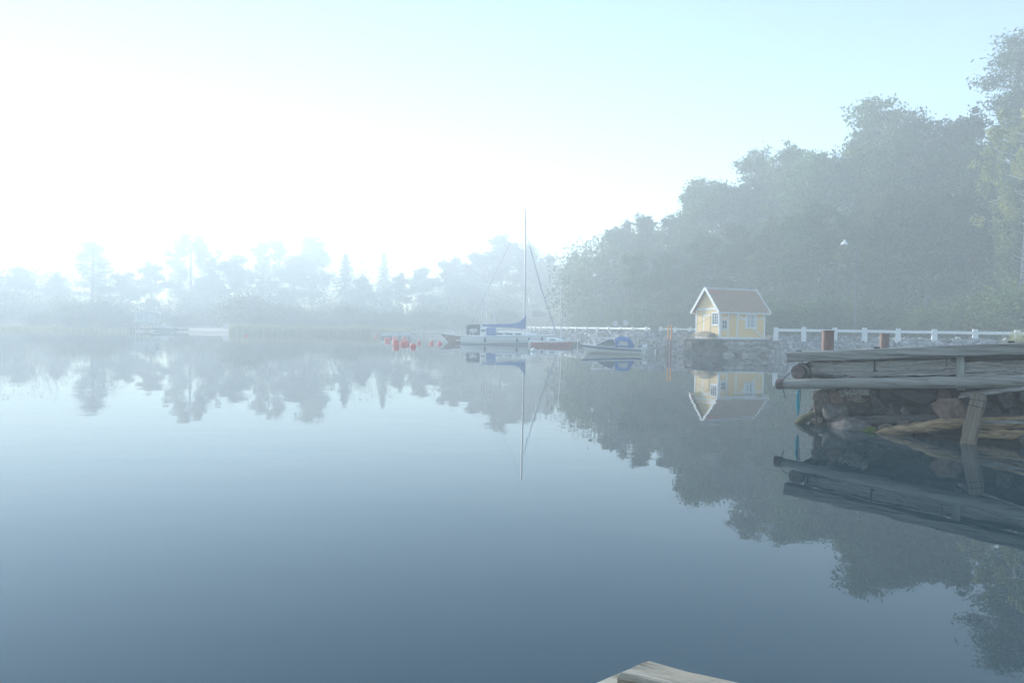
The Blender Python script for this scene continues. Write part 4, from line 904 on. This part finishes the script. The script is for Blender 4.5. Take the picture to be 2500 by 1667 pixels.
# hazy trees beyond the boats
G3 = 'hazy trees beyond the boats'
for px, ty, d, pr, lab in ((1405, 600, 138, PB[3], 'hazy tree just left of the dark wood behind the dinghy mast'), (1340, 612, 150, PB[1], 'hazy tree between the yacht mast and the dinghy mast'), (1285, 590, 160, PB[0], 'pale tree right behind the yacht mast'), (1222, 566, 166, PB[0], 'pale round tall crown left of the yacht mast'),
                           (1160, 600, 168, PB[1], 'pale tree above the cabin cruiser'), (1095, 612, 172, PB[3], 'very pale tree above the red boat bow'), (1030, 640, 172, PB[1], 'very pale tree above the small lone buoys'), (975, 655, 174, PB[3], 'very pale low tree above the white boat')):
    plant(pr, px, ty, d * (1.36 if d > 145 else 1.12), lab, group=G3, wide=1.2)
G4 = 'faint trees of the far left shore'
for px, ty, d, pr, nm, lab, w_ in ((-60, 600, 140, PB[0], 'broadleaf_tree', 'faint tree at the left frame edge', 1), (45, 640, 142, PB[1], 'broadleaf_tree', 'faint round tree beside the left frame edge', 1.1), (140, 655, 136, PB[3], 'broadleaf_tree', 'faint low tree left of the tall gappy pine', 1.0),
                                   (225, 592, 134, PP[1], 'pine_tree', 'faint pine with gaps between its branches left of the stilt hut', 1.25), (300, 652, 138, PB[3], 'broadleaf_tree', 'faint tree behind the stilt hut', 1.2), (368, 625, 136, PB[3], 'broadleaf_tree', 'faint rounded tree directly above the far motorboat', 1.0),
                                   (468, 565, 150, PBI[1], 'birch_tree', 'faint tall birch standing highest over the beach', 1.5), (515, 650, 140, PB[3], 'broadleaf_tree', 'faint low tree over the beach booth', 1.1), (575, 615, 142, PB[0], 'broadleaf_tree', 'faint wide tree at the left end of the reeds', .9),
                                   (655, 580, 156, PBI[1], 'birch_tree', 'faint tall birch with pale trunk behind the reeds', 1.5), (715, 610, 140, PB[1], 'broadleaf_tree', 'faint tree in the middle behind the reeds', 1.0), (760, 568, 154, PB[0], 'broadleaf_tree', 'faint tallest crown behind the middle of the reeds', .9),
                                   (842, 618, 146, PS[0], 'spruce_tree', 'faint pointed spruce behind the right half of the reeds', 1.3), (880, 660, 140, PB[3], 'broadleaf_tree', 'faint low tree right of the pointed spruce', 1.1), (936, 616, 158, PS[0], 'spruce_tree', 'very faint slim spruce left of the white boat', 1.0)):
    plant(pr, px, ty, min(d * 1.72, 274 / math.hypot(1, (px - 1250) / FPX)), lab, nm, group=G4, wide=w_ * 1.3)
for i, (px, ty, d, lab) in enumerate(((90, 742, 134, 'faint bush at the water edge near the left frame edge'), (205, 735, 138, 'faint bush below the gappy pine'), (288, 742, 140, 'faint bush just left of the stilt hut'), (440, 738, 143, 'faint bush behind the beach right of the far motorboat'), (600, 728, 139, 'faint bush behind the left end of the reeds'), (690, 722, 140, 'faint bush under the tall birch behind the reeds'),
        (775, 735, 144, 'faint bush behind the middle of the reeds'), (860, 738, 140, 'faint bush below the pointed spruce'), (955, 742, 140, 'faint bush behind the white boat'), (1040, 742, 141, 'faint bush behind the lone grey stake'), (1130, 744, 141, 'faint bush behind the red boat'), (1230, 742, 140, 'dim bush behind the yacht mast foot'), (1310, 742, 136, 'dim bush at the far end of the long fence'))):
    plant(PBU[1 + i % 2], px, ty + (22, -14, 10, 26, -8, 14, 24, -2, 18, 4, 22, 8, 14)[i], d * 1.2, lab, 'shrub', 'shrub', 'far shore bushes', wide=1.5)
# far-off wood that reads as one mass
np.random.seed(5); cen = []
for i in range(330):
    px = random.uniform(-250, 2750) if i < 230 else random.uniform(1050, 1560); d = random.uniform(225, 275) if px < 1400 else random.uniform(118, 160); d = min(d, 280 / math.hypot(1, (px - 1250) / FPX)); g = gp(px, d, 1.5); z0 = zground(g.x, g.y); h = random.uniform(7, 24) if px < 1400 else random.uniform(12, 18)
    c = np.clip(np.random.normal(size=(620, 3)), -1.9, 1.9) * np.array([2.8, 2.8, h * .25]) + np.array([g.x, g.y, z0 + h * .45]); cen.append(c)
for i in range(170):
    px = random.uniform(-200, 1300); d = random.uniform(178, 222); g = gp(px, d, 1.0); z0 = zground(g.x, g.y); hh = random.uniform(1.5, 6)
    cen.append(np.clip(np.random.normal(size=(360, 3)), -1.9, 1.9) * np.array([2.6, 2.6, hh * .35]) + np.array([g.x, g.y, z0 + hh * .6]))
for i in range(200):
    px = random.uniform(1500, 2700); d = float(np.interp(px, [1500, 2000, 2700], [112, 82, 66])) + random.uniform(0, 14); g = gp(px, d, 1.5); z0 = zground(g.x, g.y)
    cen.append(np.clip(np.random.normal(size=(420, 3)), -1.9, 1.9) * np.array([1.3, 1.3, 1.5]) + np.array([g.x, g.y, z0 + random.uniform(.8, 3.8)]))
tag(link(bpy.data.objects.new('distant_wood', leaf_mesh('distant_wood', np.concatenate(cen), .30, M_leaf_b))), 'far wood dissolving in the fog', kind='stuff')
# grass tuft by the last fence post
nT = 260; vs = np.zeros((nT, 3, 3)); g = gp(2497, 44.6, 1.4)
for i in range(nT):
    p = np.array((g.x + random.gauss(0, .45), g.y + random.gauss(0, .35), g.z - .05)); t = random.uniform(0, 6.3)
    vs[i, 0] = p + (.015 * math.cos(t), .015 * math.sin(t), 0); vs[i, 1] = p - (.015 * math.cos(t), .015 * math.sin(t), 0); vs[i, 2] = p + (random.gauss(0, .22), random.gauss(0, .2), random.uniform(.5, 1.25))
me = bpy.data.meshes.new('dry_grass'); me.from_pydata(vs.reshape(-1, 3).tolist(), [], np.arange(nT * 3).reshape(-1, 3).tolist()); me.materials.append(M_reed)
tag(link(bpy.data.objects.new('dry_grass', me)), 'tuft of dry yellow grass by the fence post at the right edge', kind='stuff')

# ------------------------------------------------------------------ old crib jetty on the right
JL, JR = gp(1925, 14.5, 0), gp(2500, 12.0, 0)
je = (JR - JL).normalized(); ja = math.atan2(je.y, je.x); JN = Vector((je.y, -je.x, 0))      # JN points towards the water in front
jetty = empty('old_jetty', (JL.x, JL.y, 0), ja, 'collapsing weathered timber jetty on a stone-filled crib at the right', 'jetty')
def J(X, Y, off=0.0):
    """place on the jetty's front face (X, Y measured on an enlargement of the photograph), in the jetty's own axes"""
    px, py = 1880 + X / 3.734, 780 + Y / 3.734; v = ray(px, py); o = JL + JN * off
    t = (o - EYE).dot(JN) / v.dot(JN); p = EYE + v * t - Vector((JL.x, JL.y, 0)); return Vector((p.dot(je), -p.dot(JN), p.z))
def ext(a, b, k): return b + (b - a) * k
# cap beam
a, b = J(172, 341, 0), J(2315, 261, 0); MB().beam(a, ext(a, b, 1.0), .30, .205, jit=.004, seg=22, cham=.02).build('cap_beam', M_gray_wood, jetty)
# deck planks behind the cap beam, lengthened backwards to keep light out of the crib
a0, b0 = J(300, 385, -.16), J(2315, 300, -.16)
for k in range(30):
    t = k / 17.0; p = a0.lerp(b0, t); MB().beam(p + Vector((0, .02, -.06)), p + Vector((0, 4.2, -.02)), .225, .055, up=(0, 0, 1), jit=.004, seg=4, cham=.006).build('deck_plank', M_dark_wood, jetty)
# wall timbers
def timber(Xa, Ya, Xb, Yb, h, w, off, mat, name='wall_timber', k=0.0, jit=.008, seg=18, cham=.03):
    a, b = J(Xa, Ya, off), J(Xb, Yb, off); b = ext(a, b, k); return MB().beam(a, b, w, h, jit=jit, seg=seg, cham=cham).build(name, mat, jetty)
for dy0, dy1, h, o_ in ((-38, -40, .062, -.155), (-12, -12, .078, -.165), (19, 20, .075, -.15), (45, 44, .05, -.17)): timber(365 + random.uniform(-12, 14), 447 + dy0, 1712, 419 + dy1, h, .2, o_, M_pale_wood, jit=.006, seg=30, cham=.012)
for dy, h, o_ in ((-9, .035, -.09), (9, .045, -.10)): timber(385 + dy, 515 + dy, 1712, 478 + dy, h, .22, o_, M_pale_wood, jit=.006, seg=30, cham=.008)
timber(1180, 405, 1650, 372, .05, .05, -.04, M_pale_wood, 'splinter', jit=.006, seg=14, cham=.012)
timber(330, 500, 700, 528, .06, .20, .02, M_dark_wood, 'broken_board', 0)
for dy, h, o_ in ((-36, .07, -.135), (-6, .085, -.145), (28, .075, -.14)): timber(1765, 440 + dy, 2315, 428 + dy * 1.05, h, .2, o_, M_pale_wood, k=1.6, jit=.006, seg=26, cham=.012)
timber(1765, 512, 2315, 500, .085, .24, -.10, M_pale_wood, k=1.6); timber(1700, 355, 2315, 342, .13, .16, -.24, M_dark_wood, 'shaded_beam', 1.6)  # dark beam under the cap: the shadow strip there is painted into its colour
timber(380, 388, 1712, 352, .08, .14, -.24, M_dark_wood, 'shaded_beam')
for k in range(7):
    a, b = J(380, 640, 0), J(2315, 640, 0); zz = -.25 + .21 * k; MB().path([Vector((.35, 1.75, zz)), Vector((4.0, 1.75, zz + .04)), Vector((8.4, 1.75, zz + .08))], [.11, .115, .11], 10, jit=.05).build('gap_backing_log', M_dark_wood, jetty, True)  # dark logs added at the back to close bright gaps through the crib
for k in range(6):
    zz = -.2 + .22 * k; MB().path([Vector((.30, -.02, zz)), Vector((.36, 1.9, zz))], [.10, .11], 10, jit=.05).build('side_log', M_dark_wood, jetty, True) if k in (0, 5) else None
# fender log in front, its sawn end darker
a, b = J(100, 588, .2), J(2315, 563, .2); pts = [a.lerp(ext(a, b, 1.0), t / 26) + Vector((0, random.gauss(0, .006), random.gauss(0, .006))) for t in range(27)]
MB().path(pts, [.105 + .017 * t / 26 + random.gauss(0, .003) for t in range(27)], 14, jit=.018).build('fender_log', M_log, jetty, True)
a2 = J(72, 586, .2); MB().path([a2 + Vector((-.03, 0, 0)), a2 + Vector((.0, 0, 0)), pts[0] + Vector((.04, 0, 0))], [.096, .11, .108], 14, jit=.02).build('log_end', M_end, jetty, True)
# cross log under the beam with a chain-like rope round it
c = J(255, 480, .12); MB().path([c, c + Vector((.05, .5, .0)), c + Vector((.1, 1.6, .02))], [.15, .155, .15], 14, jit=.03).build('cross_log', M_dark_wood, jetty, True)
MB().path([c + Vector((0, -.012, 0)), c + Vector((0, .01, 0))], [.135, .14], 14).build('log_end', M_end, jetty)
mb = MB()
for o_ in (.05, .085): mb.path([c + Vector((.015 + o_ * .3 + .158 * math.cos(R(x)), o_, .158 * math.sin(R(x)))) for x in range(-100, 120, 12)], .014, 6)
mb.build('rope_lashing', M_rope, jetty, True)
# vertical board and iron bolts
a, b = J(1736, 335, -.005), J(1738, 640, -.005); MB().beam(b, a, .13, .035, up=(0, -1, 0), cham=.004).build('upright_board', M_board, jetty)
for X, y0, y1, w_ in ((953, 366, 470, .03), (292, 382, 432, .02), (348, 385, 500, .03), (366, 385, 500, .02), (1607, 345, 430, .018)):
    MB().tube(J(X, y0, -.02), J(X, y1, -.02), w_ / 2, None, 8).build('iron_bolt', M_iron, jetty)
MB().box(J(962, 468, .0), (.06, .04, .02)).build('iron_plate', M_iron, jetty)
for X, Y in ((265, 291), (975, 258), (2200, 205)): MB().box(J(X, Y, -.1), (.09, .1, .04)).build('iron_bracket', M_iron, jetty)
# lower crib timbers
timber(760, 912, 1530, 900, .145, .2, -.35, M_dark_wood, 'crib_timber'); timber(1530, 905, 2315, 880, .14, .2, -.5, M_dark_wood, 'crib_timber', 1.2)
a, b = J(1195, 885, -.3), J(1160, 1010, -.25); MB().beam(a, b, .075, .07, up=(0, 1, 0), jit=.004, seg=4, cham=.01).build('crib_stake', M_dark_wood, jetty)
timber(1880, 1045, 2315, 1045, .15, .18, .05, M_drift, 'crib_timber', 1.2)
timber(640, 680, 905, 655, .15, .2, -.25, M_pale_wood, 'crib_log', 0, .012)
timber(430, 690, 470, 760, .25, .25, -.15, M_pale_wood, 'crib_log', 0, .01) if False else None
for Y0, Y1, h, o_ in ((905, 895, .05, .02), (935, 925, .06, .05), (965, 950, .05, .04), (985, 972, .04, .0)):
    timber(1865 + random.uniform(-30, 60), Y0, 2315, Y1, h, .16, o_, M_drift if h < .055 else M_gray_wood, 'split_timber', 1.0, .008, 14, .008)
# broken plank leaning under the log, running out to the right
a, b = J(1730, 690, .12), J(2315, 618, .3); MB().beam(a, ext(a, b, .6), .22, .03, up=(0, -.35, 1), cham=.004).build('loose_plank', M_gray_wood, jetty)
# stones of the crib
BIG = [hull_rock('boulder', M_boulder, 60 + k) for k in range(4)]; RED = [hull_rock('boulder', M_redrock, 70 + k, 13) for k in range(3)]; TAN = [hull_rock('boulder', M_tanrock, 80 + k) for k in range(3)]; DRK = [hull_rock('boulder', M_darkrock, 90 + k, 15) for k in range(3)]
def cs_(X, Y, rx, ry, off, me, rot=None, name='boulder', dep=None):
    c = J(X, Y, off); u = (J(X + 100, Y, off) - J(X - 100, Y, off)).length / 200; w_ = (J(X, Y + 100, off) - J(X, Y - 100, off)).length / 200
    return rock(name, me, jetty, c, (rx * u * 1.1, (dep or (rx + ry) / 2 * u), ry * w_ * 1.1), rot or (random.gauss(0, .15), random.gauss(0, .15), random.uniform(0, 6.28)))
z3 = (0, 0, 0)
o = cs_(465, 715, 88, 82, -.2, TAN[0]); cs_(598, 700, 58, 68, -.12, RED[0]); cs_(445, 800, 55, 55, -.2, TAN[1]); cs_(592, 850, 112, 90, -.15, BIG[0]); cs_(770, 700, 120, 62, -.38, TAN[2])
cs_(1260, 700, 290, 88, -.55, DRK[0], (0, .1, 0), dep=.5); cs_(1000, 760, 95, 60, -.5, BIG[1]); cs_(960, 845, 95, 55, -.45, DRK[1]); cs_(1110, 845, 60, 45, -.4, DRK[2]); cs_(800, 800, 120, 75, -.45, DRK[2])
cs_(1635, 850, 138, 132, -.1, RED[1], (0, 0, .6)); cs_(1555, 700, 80, 62, -.5, RED[2]); cs_(1450, 800, 75, 60, -.55, DRK[1]); cs_(2150, 745, 95, 78, -.5, BIG[2]); cs_(2312, 705, 40, 45, -.3, BIG[3]); cs_(1280, 820, 90, 60, -.6, DRK[2])
cs_(1068, 995, 82, 44, -.08, TAN[1]); cs_(1255, 985, 85, 60, -.2, RED[0]); cs_(1375, 965, 62, 50, -.25, BIG[3]); cs_(1465, 990, 80, 58, -.12, TAN[2]); cs_(1900, 780, 120, 90, -.6, DRK[0]); cs_(2050, 840, 110, 70, -.55, DRK[1]); cs_(2260, 830, 90, 60, -.5, DRK[2])
cs_(690, 985, 215, 100, -.05, hull_rock('boulder', M_boulder, 204, 22), (0, 0, 0), 'boulder', .4); cs_(450, 985, 90, 50, -.1, DRK[0]); cs_(430, 925, 60, 40, -.12, TAN[0]); cs_(2312, 1110, 40, 60, .1, BIG[2]); cs_(330, 985, 120, 26, -.05, DRK[1], (0, 0, 0))
for k in range(16): cs_(500 + k * 125, 760 + random.uniform(-110, 150), random.uniform(90, 150), random.uniform(70, 110), -1.0 - .1 * random.random(), random.choice(DRK))
for k in range(14): cs_(2330 + k * 120, 760 + (k % 3) * 90, random.uniform(80, 130), random.uniform(60, 100), -.3 - .2 * random.random(), random.choice(DRK + BIG))
m_ = cs_(860, 1016, 90, 18, .12, rock_mesh('moss_patch', M_moss, 97, planes=5), z3, 'moss_patch', .12)
cs_(925, 1000, 40, 24, .16, m_.data, (0, 0, .8), 'moss_patch', .1); cs_(780, 1010, 60, 18, .14, m_.data, (0, 0, 1.8), 'moss_patch', .1)
# mossy root pointing left at the waterline
a, b = J(215, 965, -.1), J(430, 850, -.25); MB().path([a, a.lerp(b, .4) + Vector((0, 0, .02)), b], [.045, .10, .08], 10, jit=.12).build('mossy_root', mat_plain('dark mossy wood', (.13, .13, .07), (.06, .055, .035), .95, 9, .8, .03), jetty, True)
MB().path([J(405, 740, 0), J(415, 830, .02), J(425, 1000, .05)], .014, 6).build('hanging_chain', M_iron, jetty, True)
# things on and by the jetty
def thing_on_jetty(name, label, cat, build, mat, smooth=False):
    r_ = build.build(name, mat, None, smooth, (JL.x, JL.y, 0)); r_.rotation_euler = (0, 0, ja); return tag(r_, label, cat)
c = J(892, 1048, .22); e_ = J(1800, 930, .2); pts = [c.lerp(e_, t / 12) + Vector((0, random.gauss(0, .01), random.gauss(0, .008))) for t in range(13)]
thing_on_jetty('driftwood_log', 'split orange-brown driftwood log lying at the waterline against the crib', 'log', MB().path(pts, [.05, .06, .075, .08, .085, .09, .095, .095, .10, .10, .095, .09, .07], 10, jit=.12), M_drift)
# square post leaning in the water
a, b = J(1792, 1190, .5), J(1908, 684, .38); ax = (b - a).normalized(); ln = (b - a).length
pw = Matrix.Translation((JL.x, JL.y, 0)) @ Matrix.Rotation(ja, 4, 'Z')
pst = empty('leaning_post', pw @ a, 0, 'thick square grey-brown post leaning out of the water before the crib', 'post'); pst.rotation_euler = ((pw.to_3x3() @ ax).to_track_quat('Z', 'Y')).to_euler()
up_ = (pst.rotation_euler.to_matrix().inverted() @ (pw.to_3x3() @ Vector((0, -1, 0)))); up_.z = 0
MB().beam((0, 0, -.5), (0, 0, ln), .235, .2, up=up_, jit=.007, seg=12, cham=.03).build('shaft', M_post, pst)
MB().beam((0, 0, ln - .002), (.0, .0, ln + .03), .18, .14, up=up_, jit=.015, seg=2, cham=.04).build('split_top', M_post, pst)
for zz in (ln - .10, ln - .22):
    u1 = Vector(up_).normalized(); u2 = Vector((0, 0, 1)).cross(u1); hw_, hh_ = .124, .107
    MB().path([u2 * x + u1 * y + Vector((0, 0, zz + random.gauss(0, .006))) for x, y in ((-hw_, hh_), (hw_, hh_), (hw_, -hh_), (-hw_, -hh_), (-hw_, hh_))], .007, 6).build('wire_band', M_iron, pst)
# ropes and rods
c = J(262, 640, .2); mb = MB()
for k in range(12):
    q = [c + Vector((random.gauss(0, .008), random.gauss(0, .012), 0)), c + Vector((random.gauss(-.012, .016), random.gauss(0, .012), -.14)), c + Vector((random.gauss(-.008, .020), random.gauss(0, .012), -.32)), c + Vector((random.gauss(.0, .014), 0, -.50 + random.gauss(0, .03)))]
    mb.path(spline(q, 4), .011, 6)
thing_on_jetty('blue_rope', 'bundle of turquoise rope hanging from the end of the fender log', 'rope', mb, M_blue_rope, True)
mb = MB(); mb.path([J(182, 486, .2), J(132, 530, .31), J(115, 560, .32), J(112, 600, .33), J(122, 640, .3), J(140, 715, .28)], .010, 6)
thing_on_jetty('lashing_wire', 'black wire tied round the end of the fender log', 'wire', mb, M_iron, True)
thing_on_jetty('iron_rod', 'short dark rod hanging beside the turquoise rope', 'rod', MB().tube(J(280, 640, .18), J(279, 745, .18), .009, None, 6), M_iron)
# rusty bollards standing behind the cap beam
for px, py, d, dia, lab in ((2022, 806.5, 16.4, .265, 'wider rusty steel bollard with flanged top on the jetty, the left one'), (2160, 814.5, 20.8, .26, 'narrower rusty steel bollard with flanged top on the jetty, the right one')):
    q = at(px, py, d); r_ = empty('steel_bollard', (q.x, q.y, 0), 0, lab, 'bollard', 'rusty bollards')
    mb = MB(); mb.lathe([(dia / 2, 1.0), (dia / 2, 1.3), (dia / 2 * 1.0, q.z - .012)], n=28); mb.build('pipe', M_rust, r_, True)
    mb = MB(); f_ = dia / 2 * 1.12; mb.lathe([(dia / 2 + .001, q.z - .03), (f_, q.z - .022), (f_, q.z), (dia / 2 * .9, q.z + .004), (0, q.z + .006)], n=28); mb.build('flange', M_rust, r_)
# mooring ring pole just past the right frame edge is seen only mirrored in the water
# ------------------------------------------------------------------ timber corner of the jetty the camera stands on
c0 = Vector((at(1590, 1612, 2.3))); Zt = c0.z
def onz(px, py, z): v = ray(px, py); return EYE + v * ((z - EYE.z) / v.z)
c0 = onz(1590, 1612, .72); c1 = onz(1509, 1642, .72); c2 = onz(1815, 1668, .72)
fg = empty('near_jetty', (c0.x, c0.y, 0), math.atan2((c2 - c0).y, (c2 - c0).x), 'weathered plank end of the nearest jetty at the bottom edge', 'jetty')
MI = (Matrix.Translation((c0.x, c0.y, 0)) @ Matrix.Rotation(fg.rotation_euler.z, 4, 'Z')).inverted()
w0 = (MI @ c1).y; xl = 1.6
def uneven_plank(x0, x1, y0, y1, z0, z1, seed, skew=0.0):
    random.seed(seed); mb = MB(); rows = []; n = 24
    for i in range(n + 1):
        x = x0 + (x1 - x0) * i / n; ring = []
        for k, (yy, zz) in enumerate(((y0, z0), (y1, z0), (y1, z1 - .012), (y1 + (y0 - y1) * .08, z1), (y1 + (y0 - y1) * .36, z1 + .002), (y1 + (y0 - y1) * .66, z1 + .001), (y1 + (y0 - y1) * .93, z1), (y0, z1 - .012))):
            ring.append((x + skew * (yy - y0) * (i == 0) + random.gauss(0, .002) , yy + random.gauss(0, .0018), zz + random.gauss(0, .0018)))
        rows.append(ring)
    mb.grid(rows, True); mb.add(rows[0], [tuple(range(7, -1, -1))]); mb.add(rows[-1], [tuple(range(8))]); return mb
sk = (MI @ c1).x / w0
uneven_plank(0, xl, 0, w0, .665, .72, 1, sk).build('top_plank', M_near, fg)
lz = .66; d1 = MI @ onz(1508, 1646, lz); d2 = MI @ onz(1452, 1672, lz); dv = (d2 - d1).normalized()
pl = MB(); q = d1 - dv * .04; pl.beam(q + Vector((.09, 0, -.035)), q + dv * 1.5 + Vector((.09, 0, -.035)), .19, .07, jit=.002, seg=14, cham=.008)
pl.build('under_plank', mat_wood('pale lichened timber', 0, (.3, .27, .2), (.56, .52, .41), (.72, .69, .58), fine=18, bd=.01), fg)
MB().tube((.35, w0 * .5, -1.5), (.35, w0 * .5, .6), .09, None, 10).build('pile', M_dark_wood, fg)
